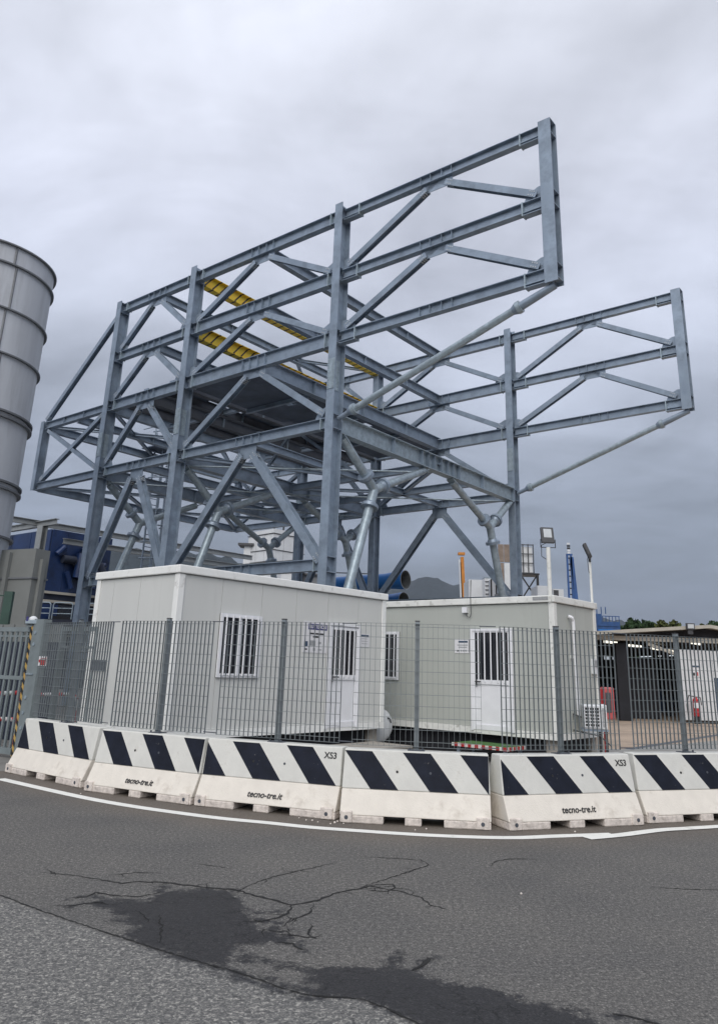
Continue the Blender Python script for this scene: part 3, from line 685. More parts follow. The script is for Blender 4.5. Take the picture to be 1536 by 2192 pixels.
# plan bracing
for (a, b) in [((uA, 0, T3), (uB, WV / 2, T3)), ((uB, 0, T3), (uA, WV / 2, T3)), ((uA, WV / 2, T3), (uB, WV, T3)), ((uA, WV, T3), (uB, WV / 2, T3)),
               ((uA, 0, T4), (uB, WV / 2, T4)), ((uB, 0, T4), (uA, WV / 2, T4)), ((uA, WV / 2, T4), (uB, WV, T4)), ((uA, WV, T4), (uB, WV / 2, T4)),
               ((uC, WV / 2, T4), (uM, WV * .76, T4)), ((uM, WV * .76, T4), (uD, WV / 2, T4)), ((uC, 0, T4), (uM, WV / 2, T4)),
               ((uBC, WV / 2, T4), (uC, WV * .76, T4)), ((uB, WV / 2, T4), (uBC, WV * .76, T4)),
               ((uC, WV, T2), (uBC, WV * .7, T2)), ((uB, WV, T2), (uBC, WV * .7, T2)), ((uC, WV, T1), (uBC, WV * .7, T1)), ((uB, WV, T1), (uBC, WV * .7, T1))]:
    brace(a, b, .13, .13, up=(0, 0, 1), inset=(.25, .25), name='plan_brace')
# vertical bracing in the long middle line
for u0, u1 in ((uB, uC), (uC, uD)):
    um = (u0 + u1) / 2; v = WV / 2
    brace((um, v, T4 + .1), (u0, v, T3 - .2), .12, .12, inset=(.1, .1))
    if u1 != uD: brace((um, v, T4 + .1), (u1, v, T3 - .2), .12, .12, inset=(.1, .1))
# tie rods
for a, b in [((uC, 0.3, T4 - .3), (uD, WV / 2, T4 - .28)), ((uC, WV / 2, T4 - .28), (uD, WV - .3, T4 - .3)), ((uB, .3, T4 - .3), (uC, WV / 2, T4 - .28)), ((uB, WV / 2, T4 - .28), (uC, WV - .3, T4 - .3))]:
    MB().tube(a, b, .032, n=8).obj('tie_rod', STEEL_L, FR)
# Y-shaped tubular supports
def ytree(u, mirror):
    fy = (lambda v: WV - v) if mirror else (lambda v: v)
    pt = lambda v, z: Vector((u, fy(v), z))
    base, node, le, ri = pt(.28, 1.9), pt(2.12, 7.13), pt(.46, 8.42), pt(4.95, 8.38)
    root = empty('branching_tube_support', parent=FR)
    def arm(nm, a, b, r, at_):
        d = (b - a).normalized(); q = a + d * at_
        MB().tube(a, q - d * .03, r * 1.06, n=16).obj(nm + '_stub', STEEL_L, root)
        MB().tube(q + d * .03, b, r, n=16).obj(nm, STEEL_L, root)
        MB().tube(q - d * .055, q + d * .055, r * 1.95, n=18).obj('flange_ring', STEEL, root)
        MB().tube(q - d * .16, q - d * .058, r * 1.1, r * 1.5, 14).obj('flange_cone', STEEL, root)
        MB().bar(b - d * .25, b + d * .18, .03, r * 2.3, up=(1, 0, 0)).obj('end_tab', STEEL_L, root)
    arm('stem_tube', node, base, .145, .62); arm('branch_tube', node, le, .14, .58); arm('branch_tube', node, ri, .135, .52)
    MB().sphere(node, .158, 14, 8).obj('node', STEEL_L, root)
    B((u - .2, base.y - .2, base.z - .25), (u + .2, base.y + .2, base.z - .02)).obj('foot_bracket', STEEL, root)
for u in (uB, uC, uD):
    for mir in (False, True): ytree(u, mir)
# deck plates
zd = T3 - .02
big_plates = True
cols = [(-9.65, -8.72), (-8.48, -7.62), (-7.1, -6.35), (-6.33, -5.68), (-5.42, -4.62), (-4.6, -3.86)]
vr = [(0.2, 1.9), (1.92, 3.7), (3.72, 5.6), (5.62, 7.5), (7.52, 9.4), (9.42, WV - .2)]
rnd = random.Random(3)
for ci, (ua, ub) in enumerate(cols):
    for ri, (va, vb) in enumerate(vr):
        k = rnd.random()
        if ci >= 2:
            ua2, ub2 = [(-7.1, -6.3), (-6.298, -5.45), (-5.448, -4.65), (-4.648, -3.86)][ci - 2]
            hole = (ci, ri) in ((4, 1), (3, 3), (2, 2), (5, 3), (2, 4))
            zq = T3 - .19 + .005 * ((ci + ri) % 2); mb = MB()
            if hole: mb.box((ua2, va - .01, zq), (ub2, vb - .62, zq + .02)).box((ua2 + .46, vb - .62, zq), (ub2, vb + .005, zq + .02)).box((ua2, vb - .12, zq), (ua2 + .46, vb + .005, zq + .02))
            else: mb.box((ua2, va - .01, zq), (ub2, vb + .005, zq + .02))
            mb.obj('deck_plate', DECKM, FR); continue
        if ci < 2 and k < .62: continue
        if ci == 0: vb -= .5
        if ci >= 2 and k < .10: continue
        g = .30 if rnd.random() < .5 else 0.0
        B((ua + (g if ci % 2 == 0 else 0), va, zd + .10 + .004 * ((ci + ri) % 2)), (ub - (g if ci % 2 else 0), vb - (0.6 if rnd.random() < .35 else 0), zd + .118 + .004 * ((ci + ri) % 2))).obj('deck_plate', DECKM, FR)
# bracket lumps on top edges (cleats)
for u in (-9.9, -8.3):
    B((u - .12, .02, T3 + .21), (u + .12, .10, T3 + .36)).obj('cleat', STEEL, FR)
# caged ladder at the left end
LD = empty('caged_ladder', parent=FR)
lu, lv_ = uA + .25, 6.05
for s_ in (-.28, .28): MB().tube((lu, lv_ + s_, 3.2), (lu, lv_ + s_, T3 + 1.15), .05, n=8).obj('ladder_rail', STEEL, LD)
z = 3.4
while z < T3 + .2:
    MB().tube((lu, lv_ - .25, z), (lu, lv_ + .25, z), .022, n=6).obj('rung', STEEL, LD); z += .3
hoop = lambda z: [(lu + .02 + .80 * math.sin(t), lv_ - .50 * math.cos(t), z) for t in [PI * k / 10 for k in range(11)]]
z = 5.6
while z < T3 + 1.2:
    MB().path(hoop(z), .036, 6).obj('hoop', STEEL, LD); z += .8
for k in (1, 3, 5, 7, 9):
    p0 = hoop(5.6)[k]; MB().tube(p0, (p0[0], p0[1], T3 + 1.2), .03, n=6).obj('cage_strap', STEEL, LD)
B((lu - .1, lv_ - 1.0, T3 + .18), (lu + .9, lv_ + .9, T3 + .23)).obj('landing_plate', DECKM, LD)
for s_ in (-1.0, .9): MB().path([(lu + .9, lv_ + s_, T3 + .2), (lu + .9, lv_ + s_, T3 + 1.2), (lu - .1, lv_ + s_, T3 + 1.2)], .025, 6).obj('guard_rail', STEEL, LD)

# ------------------------------------------------------------------ cabins
C1 = thing('site_cabin', 'grey prefabricated cabin on the left with a barred window and door and a blue-headed notice', 'cabin', (-3.009, 12.873, .497), .851, 'prefabricated site cabins')
C2 = thing('site_cabin', 'grey-green prefabricated cabin on the right with floodlight poles at its corner', 'cabin', (3.975, 15.714, .465), .848, 'prefabricated site cabins')
class Wall:
    def __init__(s, root, face, flip=False): s.root = root; s.face = face
    def p(s, a, z, d): return (a, -d, z) if s.face == 'x' else (-d, a, z)
    def box(s, a0, a1, z0, z1, d0, d1_, name, m, parent=None, **k):
        return B(s.p(a0, z0, d0), s.p(a1, z1, d1_)).obj(name, m, parent or s.root, **k)
def cabin(root, LX, LY, seams_x, seams_y, wallm, trim, Hc=2.75, back=True):
    wx, wy = Wall(root, 'x'), Wall(root, 'y')
    B((.06, .06, .12), (LX - .06, LY - .06, 2.60)).obj('core', wallm, root)
    for wl, seams, ln in ((wx, seams_x, LX), (wy, seams_y, LY)):
        ss = [.13] + list(seams) + [ln - .13]
        for a, b in zip(ss, ss[1:]): wl.box(a + .004, b - .004, .115, 2.60, -.058, -.018, 'wall_panel', wallm)
        wl.box(-.02, ln + .02, -.02, .11, -.10, .012, 'base_rail', trim)
    # back faces
    B((LX - .058, .13, .115), (LX - .018, LY - .13, 2.60)).obj('wall_panel', wallm, root); B((.13, LY - .058, .115), (LX - .13, LY - .018, 2.6)).obj('wall_panel', wallm, root)
    for cx, cy in ((0, 0), (LX, 0), (0, LY), (LX, LY)):
        sx = 1 if cx == 0 else -1; sy = 1 if cy == 0 else -1
        B((cx - .004 * sx, cy - .004 * sy, .112), (cx + .125 * sx, cy + .125 * sy, 2.605)).obj('corner_post', trim, root, bevel=.012)
        B((cx + .1 * sx, cy + .1 * sy, -root.location.z), (cx + .34 * sx, cy + .34 * sy, -.022)).obj('support_block', WOOD, root)
    B((.22, .22, -root.location.z + .002), (LX - .22, LY - .22, -.03)).obj('underfloor_shade_box', DARKI, root)  # dark box added to put shade into the void under the cabin
    o = .035
    B((-o, -o, 2.612), (LX + o, .04, Hc)).obj('roof_fascia', trim, root, bevel=.015); B((-o, LY - .04, 2.612), (LX + o, LY + o, Hc)).obj('roof_fascia', trim, root, bevel=.015)
    B((-o, .043, 2.612), (.04, LY - .043, Hc)).obj('roof_fascia', trim, root, bevel=.015); B((LX - .04, .043, 2.612), (LX + o, LY - .043, Hc)).obj('roof_fascia', trim, root, bevel=.015)
    B((.043, .043, 2.63), (LX - .043, LY - .043, 2.72)).obj('roof', trim, root)
    return wx, wy
def window(wl, a0, a1, z0, z1, nb_=6):
    f = wl.box(a0, a1, z0, z1, -.03, -.004, 'window', DARKGLASS)
    t = .055
    for q in ((a0, a1, z0, z0 + t), (a0, a1, z1 - t, z1), (a0, a0 + t, z0 + t + .001, z1 - t - .001), (a1 - t, a1, z0 + t + .001, z1 - t - .001)):
        wl.box(*q, -.003, .028, 'frame', WHITE, f)
    m_ = (a0 + a1) / 2; wl.box(m_ - .02, m_ + .02, z0 + t + .001, z1 - t - .001, -.0025, .008, 'mullion', WHITE, f)
    for k in range(nb_):
        a = a0 + .11 + (a1 - a0 - .22) * k / (nb_ - 1)
        MB().tube(wl.p(a, z0 + .03, .048), wl.p(a, z1 - .03, .048), .016, n=8).obj('bar', WHITE, f)
    for z in (z0 + .05, z1 - .05): wl.box(a0 + .06, a1 - .06, z - .015, z + .015, .029, .036, 'bar_rail', WHITE, f)
    return f
def door(wl, a0, a1, z0, z1, g0, g1, gz0, gz1, left_handle, nb_=5):
    f = wl.box(a0 + .03, a1 - .03, z0, z1 - .03, -.03, -.002, 'door', WHITE)
    t = .05
    for q in ((a0, a0 + t, z0, z1), (a1 - t, a1, z0, z1), (a0 + t + .001, a1 - t - .001, z1 - t, z1)): wl.box(*q, -.0015, .04, 'door_frame', WHITE, f)
    wl.box(g0, g1, gz0, gz1, -.0015, .003, 'pane', DARKGLASS, f)
    for q in ((g0 - .05, g0, z0 + .02, gz1 + .05), (g1, g1 + .05, z0 + .02, gz1 + .05), (g0 + .001, g1 - .001, gz1, gz1 + .05), (g0 + .001, g1 - .001, gz0 - .09, gz0), (g0 + .001, g1 - .001, z0 + .02, z0 + .12)):
        wl.box(*q, -.0012, .022, 'stile', WHITE, f)
    for k in range(nb_):
        a = g0 + (g1 - g0) * (k + .6) / (nb_ + .2)
        wl.box(a - .014, a + .014, gz0 - .05, gz1 + .03, .024, .038, 'bar', WHITE, f)
    hx = left_handle
    wl.box(hx - .02, hx + .02, gz0 - .13, gz0 + .0, .0235, .030, 'handle', GREYP, f)
    MB().tube(wl.p(hx, gz0 - .04, .03), wl.p(hx, gz0 - .04, .075), .011, n=8).tube(wl.p(hx, gz0 - .04, .072), wl.p(hx + .14 * (1 if wl.face == 'x' else -1), gz0 - .04, .072), .012, n=8).obj('lever', BLACK, f)
    return f
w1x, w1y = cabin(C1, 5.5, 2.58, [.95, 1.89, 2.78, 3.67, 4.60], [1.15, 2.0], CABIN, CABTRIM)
window(w1x, .94, 1.89, .95, 2.02, 6)
door(w1x, 3.68, 4.63, .03, 2.03, 3.80, 4.53, 1.03, 1.90, 3.83)
w1y.box(1.93, 2.37, .99, 1.17, -.015, .012, 'vent_plate', STEEL_D)
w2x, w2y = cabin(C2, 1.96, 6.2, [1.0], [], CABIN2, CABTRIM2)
window(w2y, 3.985, 4.95, .97, 2.05, 6)
door(w2y, .97, 1.99, .04, 2.10, 1.08, 1.89, 1.05, 2.02, 1.86)
jb = w2y.box(2.07, 2.19, 2.44, 2.56, -.017, .06, 'junction_box', WHITE)
MB().path([w2y.p(2.10, 2.44, .03), w2y.p(2.08, 2.36, .03), w2y.p(2.0, 2.34, .03), w2y.p(1.97, 2.42, .03), w2y.p(1.97, 2.74, .045), w2y.p(1.97, 3.15, .02)], .008, 6).obj('cable', GREYP, jb)
w2y.box(.10, .45, 2.66, 2.725, .037, .043, 'stencil_smudge', SIGNGREY)
w2x.box(.66, .80, 1.53, 1.60, -.017, .0, 'plate', CABTRIM2)
MB().path([w2x.p(.62, 2.37, .0), w2x.p(.66, 2.35, .06), w2x.p(.72, 2.28, .06), w2x.p(.74, 1.4, .06), w2x.p(.76, .42, .06)], .035, 10).obj('drain_pipe', WHITE, C2)
w2x.box(1.62, 1.80, 1.24, 1.55, -.017, .05, 'switch_box', WHITEP)
w2x.box(1.655, 1.765, 1.38, 1.52, .051, .058, 'switch_cover', SIGNGREY)
# signs
def sign(name, label, wl, a0, a1, z0, z1, cat='sign'):
    # a sign hangs on the cabin and is a thing of its own: place it in world space through the cabin's matrix
    mwr = Matrix.Translation(wl.root.location) @ Matrix.Rotation(wl.root.rotation_euler.z, 4, 'Z')
    t = tag(B(wl.p(a0, z0, -.016), wl.p(a1, z1, -.008)).obj(name, PAPER), label, cat); t.matrix_world = mwr; return t
s1 = sign('notice_board', 'large white notice with a dark blue heading, left of the left cabin door', w1x, 3.0, 3.665, 1.43, 2.02)
w1x.box(3.13, 3.655, 1.865, 1.975, -.0075, -.005, 'heading', SIGNBLUE, s1)
text('BUTTEROSI', .095, PAPER, s1, 'lettering', w1x.p(3.39, 1.92, -.003), (PI / 2, 0, 0), bold=.002)
for a0, a1, z in ((3.16, 3.29, 1.775), (3.33, 3.56, 1.775), (3.27, 3.42, 1.715)): w1x.box(a0, a1, z, z + .03, -.0075, -.005, 'printed_line', INK, s1)
for a0, a1, z0, z1, mm_ in ((3.03, 3.13, 1.54, 1.64, SIGNNAVY), (3.04, 3.12, 1.48, 1.505, INK), (3.17, 3.34, 1.56, 1.66, SIGNGREY), (3.42, 3.50, 1.60, 1.64, SIGNGREY), (3.28, 3.34, 1.47, 1.52, SIGNGREY), (3.42, 3.52, 1.48, 1.50, SIGNGREY)):
    w1x.box(a0, a1, z0, z1, -.0075, -.005, 'printed_symbol', mm_, s1)
s2 = sign('notice', 'small white notice with a dark band, right of the left cabin door', w1x, 4.68, 4.97, 1.60, 1.86)
w1x.box(4.70, 4.945, 1.80, 1.845, -.0075, -.005, 'heading', SIGNNAVY, s2)
for z in (1.76, 1.71, 1.66): w1x.box(4.72, 4.92, z, z + .008, -.0075, -.005, 'printed_line', SIGNGREY, s2)
s3 = sign('notice', 'white framed notice with a dark band, left of the right cabin door', w2y, 2.03, 2.43, 1.585, 1.88)
w2y.box(2.09, 2.33, 1.805, 1.845, -.0075, -.005, 'heading', SIGNNAVY, s3)
for a0, a1, z in ((2.09, 2.36, 1.745), (2.11, 2.33, 1.70)): w2y.box(a0, a1, z, z + .02, -.0075, -.005, 'printed_line', SIGNGREY, s3)
w2y.box(2.31, 2.37, 1.62, 1.65, -.0075, -.005, 'printed_symbol', INK, s3)
for a in (2.12, 2.18, 2.24): w2y.box(a, a + .04, 1.62, 1.655, -.0075, -.005, 'printed_symbol', SIGNGREY, s3)
w2y.box(2.045, 2.058, 1.60, 1.865, -.0075, -.004, 'frame_edge', BLACK, s3)

def lp(root, p_):
    return Matrix.Translation(root.location) @ Matrix.Rotation(root.rotation_euler.z, 4, 'Z') @ Vector(p_)
# floodlights on cabin 2
def flood(label, base, hgt, face_az, tilt, pole_r=.035):
    t = thing('floodlight', label, 'floodlight', base, 0, 'floodlights on poles on the right cabin')
    MB().tube((0, 0, 0), (0, 0, hgt), pole_r, n=12).obj('pole', CABTRIM2, t)
    h = empty('lamp_head', (0, 0, hgt), face_az, t)
    rx = Matrix.Rotation(tilt, 4, 'X')
    def X(p_): v = rx @ Vector(p_); return (v.x, v.y, v.z + .14)
    mb = MB(); w_, hh, dd = .135, .15, .035
    def obx(x0, x1, y0, y1, z0, z1, nm, m_):
        vs = [X(q) for q in ((x0, y0, z0), (x1, y0, z0), (x1, y1, z0), (x0, y1, z0), (x0, y0, z1), (x1, y0, z1), (x1, y1, z1), (x0, y1, z1))]
        return MB().add(vs, [(0, 3, 2, 1), (4, 5, 6, 7), (0, 1, 5, 4), (1, 2, 6, 5), (2, 3, 7, 6), (3, 0, 4, 7)]).obj(nm, m_, h, bevel=.008)
    obx(-w_, w_, -dd, dd, -.05, .29, 'housing', GREYP)
    obx(-.085, .085, -dd - .004, -dd - .001, .06, .25, 'lens', LAMPGLASS)
    for s_ in (-1, 1): MB().bar((s_ * .155, 0, 0), (s_ * .155, 0, .17), .03, .008, up=(1, 0, 0)).obj('yoke_arm', BLACK, h)
    B((-.16, -.015, -.008), (.16, .015, .004)).obj('yoke_base', BLACK, h)
    MB().path([(.02, .03, .12), (-.12, .06, .05), (-.13, .05, -.18), (-.03, .03, -.25)], .007, 6).obj('cable', BLACK, h)
    return t
b_ = lp(C2, (.02, .08, 2.6)); f1 = flood('floodlight facing the road on a thick pole at the right cabin near corner', b_, at(1177, 1172, b_.y).z - b_.z, R(4), R(-12), .045)
b_ = lp(C2, (1.93, .05, 2.6)); f2 = flood('floodlight seen from its side on a thin pole at the right cabin far corner', b_, at(1258, 1203, b_.y).z - b_.z, R(78), R(-22), .028)
# air conditioner, cabinet, extinguisher, tank, ramps
pa = at(1270, 1566, 16.3)
ac = thing('air_conditioner', 'white outdoor air conditioning unit on a bracket beside the right cabin', 'air conditioner', (0, 0, 0))
acA = at(1249, 1560, 15.9); acz0 = acA.z; acz1 = at(1249, 1509, 15.9).z
AE1 = Vector((math.cos(R(40)), -math.sin(R(40)), 0)); 
ac.location = (acA.x, acA.y, acz0); ac.rotation_euler = (0, 0, R(-12))
hh = acz1 - acz0; ww = .34; d_ = at(1297, 1540, 15.9).x - acA.x
B((.0, 0, 0), (ww, .55, hh)).obj('fan_housing', WHITEP, ac, bevel=.012); B((ww + .003, .0, .0), (d_, .55, hh + .01)).obj('side_housing', WHITEP, ac, bevel=.012)
B((.03, -.006, .03), (ww - .03, -.001, hh - .03)).obj('fan_opening', BLACK, ac)
for k in range(4):
    x = .03 + (ww - .06) * k / 3; B((x - .008, -.016, .03), (x + .008, -.007, hh - .03)).obj('grille_bar', WHITEP, ac)
for k in range(7):
    z = .04 + (hh - .08) * k / 6; B((.03, -.024, z - .007), (ww - .03, -.0165, z + .007)).obj('grille_bar', WHITEP, ac)
B((ww + .07, -.008, .04), (d_ - .09, -.002, hh - .05)).obj('side_panel', SIGNGREY, ac)
B((d_ - .07, -.006, hh - .2), (d_ - .02, -.001, hh - .12)).obj('badge', REDF, ac)
B((-.02, .02, -.045), (d_ + .02, .07, -.004)).obj('bracket', STEEL, ac); B((-.02, .45, -.045), (d_ + .02, .50, -.004)).obj('bracket', STEEL, ac)
for x in (.28, .40): B((x, .03, -acz0), (x + .05, .08, -.047)).obj('leg', BLACK, ac)
MB().path([(-.02, .2, .2), (-.18, .3, .25), (-.2, .3, -.05), (0, .1, -.08), (.3, 0, -.12), (.5, 0, -.3)], .014, 6).obj('pipe', GREYP, ac)
q0 = at(1266, 1537, 17.6); q1 = at(1311, 1473, 17.6)
rc = thing('hose_cabinet', 'red fire hose cabinet with a dark front panel standing behind the air conditioner', 'cabinet', (q0.x, 17.6, 0), R(-8))
rw = q1.x - q0.x; cz0 = q0.z; cz1 = q1.z
B((0, 0, cz0), (rw * .52, .28, cz1)).obj('side', RED, rc, bevel=.01); B((rw * .52 + .002, -.01, cz0 - .02), (rw, .28, cz1 + .01)).obj('door', REDF, rc, bevel=.02)
B((rw * .62, -.016, cz0 + .12), (rw * .86, -.011, cz1 - .1)).obj('window', GREYP, rc)
B((rw * .50, .05, 0), (rw * .62, .12, cz0 - .021)).obj('leg', RED, rc)
tk = at(812, 1553, 17.5)
rt = (at(812, 1515, 17.5).z - at(812, 1588, 17.5).z) / 2
tank = thing('storage_tank', 'white rounded tank lying between the two cabins', 'tank', (at(812, 1553, 17.5).x, 17.5, tk.z), R(38))
mb = MB(); mb.tube((0, 0, 0), (0, 1.8, 0), rt, n=28, caps=False)
vs = []; nu, nv = 28, 7
for j in range(nv + 1):
    ph = PI / 2 * j / nv
    for i in range(nu): th = 2 * PI * i / nu; vs.append((math.cos(th) * math.cos(ph) * rt, -math.sin(ph) * rt * .45, math.sin(th) * math.cos(ph) * rt))
mb.add(vs, [(j * nu + i, j * nu + (i + 1) % nu, (j + 1) * nu + (i + 1) % nu, (j + 1) * nu + i) for j in range(nv) for i in range(nu)], True)
mb.obj('shell', WHITEP, tank)
MB().path([(rt * .3, -rt * .42, .16), (rt * .5, -rt * .44, .13), (rt * .62, -rt * .36, .06)], .014, 6).obj('handle', BLACK, tank)
B((-.12, .1, -tk.z), (.12, .3, -rt * .95)).obj('foot', WHITEP, tank); B((-.12, 1.4, -tk.z), (.12, 1.6, -rt * .95)).obj('foot', WHITEP, tank)
# steps
r1 = thing('ramp', 'grey plank ramp below the left cabin door', 'ramp', lp(C1, (3.5, -.15, -.497)), .851)
for k in range(4): B((.0, -.25 * (k + 1), .22), (1.5, -.25 * k - .01, .26)).obj('plank', WOOD, r1)
for x in (.1, 1.3): B((x, -.95, 0), (x + .1, -.05, .218)).obj('bearer', WOOD, r1)
r2 = thing('door_mat_platform', 'low green grass-topped platform with a red and white edge below the right cabin door', 'platform', lp(C2, (-.08, .7, -.465)), .848 + PI / 2)
B((0, 0, .25), (1.25, .70, .30)).obj('grass_top', GRASS, r2)
B((-.01, .702, .24), (1.26, .725, .303)).obj('striped_edge', RWEDGE, r2); B((-.03, 0, .24), (-.002, .725, .303)).obj('striped_edge', RWEDGE, r2)
for x in (.05, 1.12):
    for y in (.05, .6): B((x, y, 0), (x + .06, y + .06, .248)).obj('leg', STEEL, r2)

# ------------------------------------------------------------------ left gate post, gate, tube rails
gp0 = G(40, 1618); 
GX, GY = -5.85, 14.15
gpost = thing('gate_post', 'tall galvanised plate gate post edged with yellow and black tape', 'gate post', (GX, GY, 0), R(-34))
gtop = at(82, 1326, GY).z
B((0, 0, 0), (.30, .16, gtop)).obj('body', GATEM, gpost); B((-.062, -.002, .03), (-.002, .05, gtop - .12)).obj('hazard_tape', HAZ, gpost)
for k, z in enumerate((.5, .75, 1.0, 1.9, 2.1)): MB().tube((.1, -.012, z), (.1, -.001, z), .03, n=10).obj('bolt_head', STEEL_L, gpost)
B((.02, -.02, 1.38), (.22, -.002, 1.40)).obj('hasp', STEEL_L, gpost)
# domed beacon on the post
bc = at(70, 1318, GY - .0)
beac = thing('beacon', 'small white domed beacon on a bracket at the top of the gate post', 'beacon', (bc.x, GY + .05, bc.z - .08))
MB().sphere((0, 0, .01), .078, 14, 8, .85).obj('dome', WHITEP, beac); B((-.10, -.09, -.06), (.11, .09, .0)).obj('base', STEEL_L, beac)
B((-.1, -.03, -.12), (.02, .03, -.061)).obj('bracket', GATEM, beac); B((-.09, -.091, -.02), (-.05, -.088, .06)).obj('blue_mark', SIGNBLUE, beac)
# red sign
rs0 = at(81, 1425, 12.75); rs1 = at(111, 1406, 12.75)
rsg = thing('warning_sign', 'small red and white warning sign on the fence beside the gate post', 'sign', (rs0.x, 12.75, rs0.z), R(-38))
ws = (rs1.x - rs0.x) * 1.12; hs_ = rs1.z - rs0.z
B((0, 0, 0), (ws, .004, hs_)).obj('plate', PAPER, rsg); B((ws * .3, -.003, .012), (ws - .01, -.001, hs_ - .012)).obj('red_field', RED, rsg)
for k in range(4): B((ws * .38, -.005, .03 + k * hs_ * .21), (ws * .88, -.0035, .05 + k * hs_ * .21)).obj('printed_line', REDF if k < 2 else PAPER, rsg)
MB().tube((ws * .15, -.004, hs_ / 2), (ws * .15, -.001, hs_ / 2), ws * .11, n=14).obj('symbol', RED, rsg)
# gate leaf (left edge)
gt = thing('sliding_gate', 'grey barred steel gate at the left edge of the view', 'gate', (GX - .02, GY + .12, 0), R(180 - 30))
gh = at(40, 1342, GY + .12).z
B((0.05, 0, gh - .08), (4.0, .06, gh)).obj('top_rail', GATEM, gt); B((.05, 0, 1.28), (4.0, .05, 1.345)).obj('middle_rail', GATEM, gt); B((.05, 0, .05), (4.0, .06, .15)).obj('bottom_rail', GATEM, gt)
for k in range(27):
    x = .10 + k * .148; B((x, .01, .151), (x + .045, .045, 1.279)).obj('bar', GATEM, gt); B((x, .01, 1.346), (x + .045, .045, gh - .081)).obj('bar', GATEM, gt)
B((.05, .012, 2.02), (4.0, .044, 2.05)).obj('upper_rail', GATEM, gt)
gw = thing('sheet_wall', 'corrugated grey sheet screen behind the barred gate', 'wall', (GX - .4, GY + 2.6, 0), R(180 - 30))
for k in range(24): B((k * .2, .0 if k % 2 else .03, 2.0), (k * .2 + .199, .03 if k % 2 else .06, 2.36)).obj('corrugation', DUCT, gw)
B((0, .07, 0), (4.8, .12, 1.99)).obj('lower_panel', DARKI2, gw)
# second leaf behind the first fence panel
g2 = thing('pedestrian_gate', 'narrow barred gate behind the leftmost fence panel', 'gate', at(100, 1550, 15.0) * 1.0, R(-32))
g2.location.z = 0
for x0, x1, z0, z1 in ((0, .10, 0, 2.25), (1.02, 1.12, 0, 2.25), (.101, 1.019, 2.17, 2.25), (.101, 1.019, 1.86, 1.90), (.101, 1.019, .1, .16)): B((x0, 0, z0), (x1, .08, z1)).obj('frame', GATEM, g2)
for k in range(13): B((.14 + k * .068, .03, .161), (.155 + k * .068, .05, 1.859)).obj('bar', GATEM, g2)
for k in range(13): B((.14 + k * .068, .03, 1.901), (.155 + k * .068, .05, 2.169)).obj('bar', GATEM, g2)
# red and white tube rails
t1 = at(72, 1487, 15.6); t2 = at(168, 1487, 15.6)
rl = thing('tube_rail', 'white and red bent tube guard rail behind the leftmost fence panel', 'rail', (t1.x, 15.6, 0))
MB().path([(0, 0, t1.z), (t2.x - t1.x - .12, 0, t2.z), (t2.x - t1.x - .02, 0, t2.z - .06), (t2.x - t1.x, 0, t2.z - .2), (t2.x - t1.x, 0, 0)], .035, 10).obj('tube', RW, rl)
t1 = at(-60, 1487, 15.2); t2 = at(42, 1483, 15.2)
rl = thing('tube_rail', 'red and white tube guard rail seen through the barred gate', 'rail', (t1.x, 15.2, 0))
MB().path([(0, 0, t1.z), (t2.x - t1.x, 0, t2.z), (t2.x - t1.x + .05, 0, 0)], .04, 10).obj('tube', RW, rl); MB().path([(0, 0, .55), (t2.x - t1.x, 0, .55)], .04, 10).obj('tube', RW, rl)

# ------------------------------------------------------------------ silo and left background
SX, SY, SR = -13.287, 23.504, 2.2
si = thing('silo', 'tall round grey steel silo with bolted flange rings at the left edge', 'silo', (SX, SY, 0))
def px_of(v):
    q = Vector(v) - Vector((0, 0, EYE)); return PCX + FPX * q.dot(CR) / q.dot(fwd)
seamang = min(range(-80, 20), key=lambda a_: abs(px_of((SX + SR * math.cos(R(a_)), SY + SR * math.sin(R(a_)), 14.5)) - 37))
zr = [14.55, 13.89, 12.34, 10.85, 8.93, 6.75, 5.2, 2.0]
for k, (za, zb) in enumerate(zip(zr, zr[1:])):
    vs = []; n = 64
    rr = SR if k < 6 else SR + .0
    sh = MB(); 
    vs = [(rr * math.cos(2 * PI * i / n), rr * math.sin(2 * PI * i / n), zb) for i in range(n)] + [(rr * math.cos(2 * PI * i / n), rr * math.sin(2 * PI * i / n), za) for i in range(n)]
    sh.add(vs, [(i, (i + 1) % n, n + (i + 1) % n, n + i) for i in range(n)], True); p = sh.obj('shell_ring', SILO, si)
    for ang in (seamang + (2.5 if k % 2 else 0), seamang - 75):
        a = R(ang); c, s_ = math.cos(a), math.sin(a)
        MB().bar(((rr + .02) * c, (rr + .02) * s_, zb), ((rr + .02) * c, (rr + .02) * s_, za), .05, .05).obj('seam_strip', SILOR, p)
def ring(z, r0, h, m_=SILOR):
    n = 64; mb = MB(); c = [(math.cos(2 * PI * i / n), math.sin(2 * PI * i / n)) for i in range(n)]
    vs = [(SR * x * .99, SR * y * .99, z) for x, y in c] + [(r0 * x, r0 * y, z) for x, y in c] + [(r0 * x, r0 * y, z + h) for x, y in c] + [(SR * x * .99, SR * y * .99, z + h) for x, y in c]
    fs = []
    for i in range(n):
        j = (i + 1) % n; fs += [(i, j, n + j, n + i), (n + i, n + j, 2 * n + j, 2 * n + i), (2 * n + i, 2 * n + j, 3 * n + j, 3 * n + i)]
    mb.add(vs, fs); o = mb.obj('flange_ring', m_, si); return o
for z in (14.53, 13.85, 12.30, 10.81): ring(z, SR + .09, .05)
for z in (8.80, 8.98, 6.62, 6.82, 5.15): ring(z, SR + .12, .06)
tag(MB().tube((0, 0, 14.50), (0, 0, 14.52), SR - .02, n=40).obj('lid', SILO, si))
base = MB().tube((0, 0, 0), (0, 0, 1.995), SR * .98, n=40).obj('skirt', SILO, si)
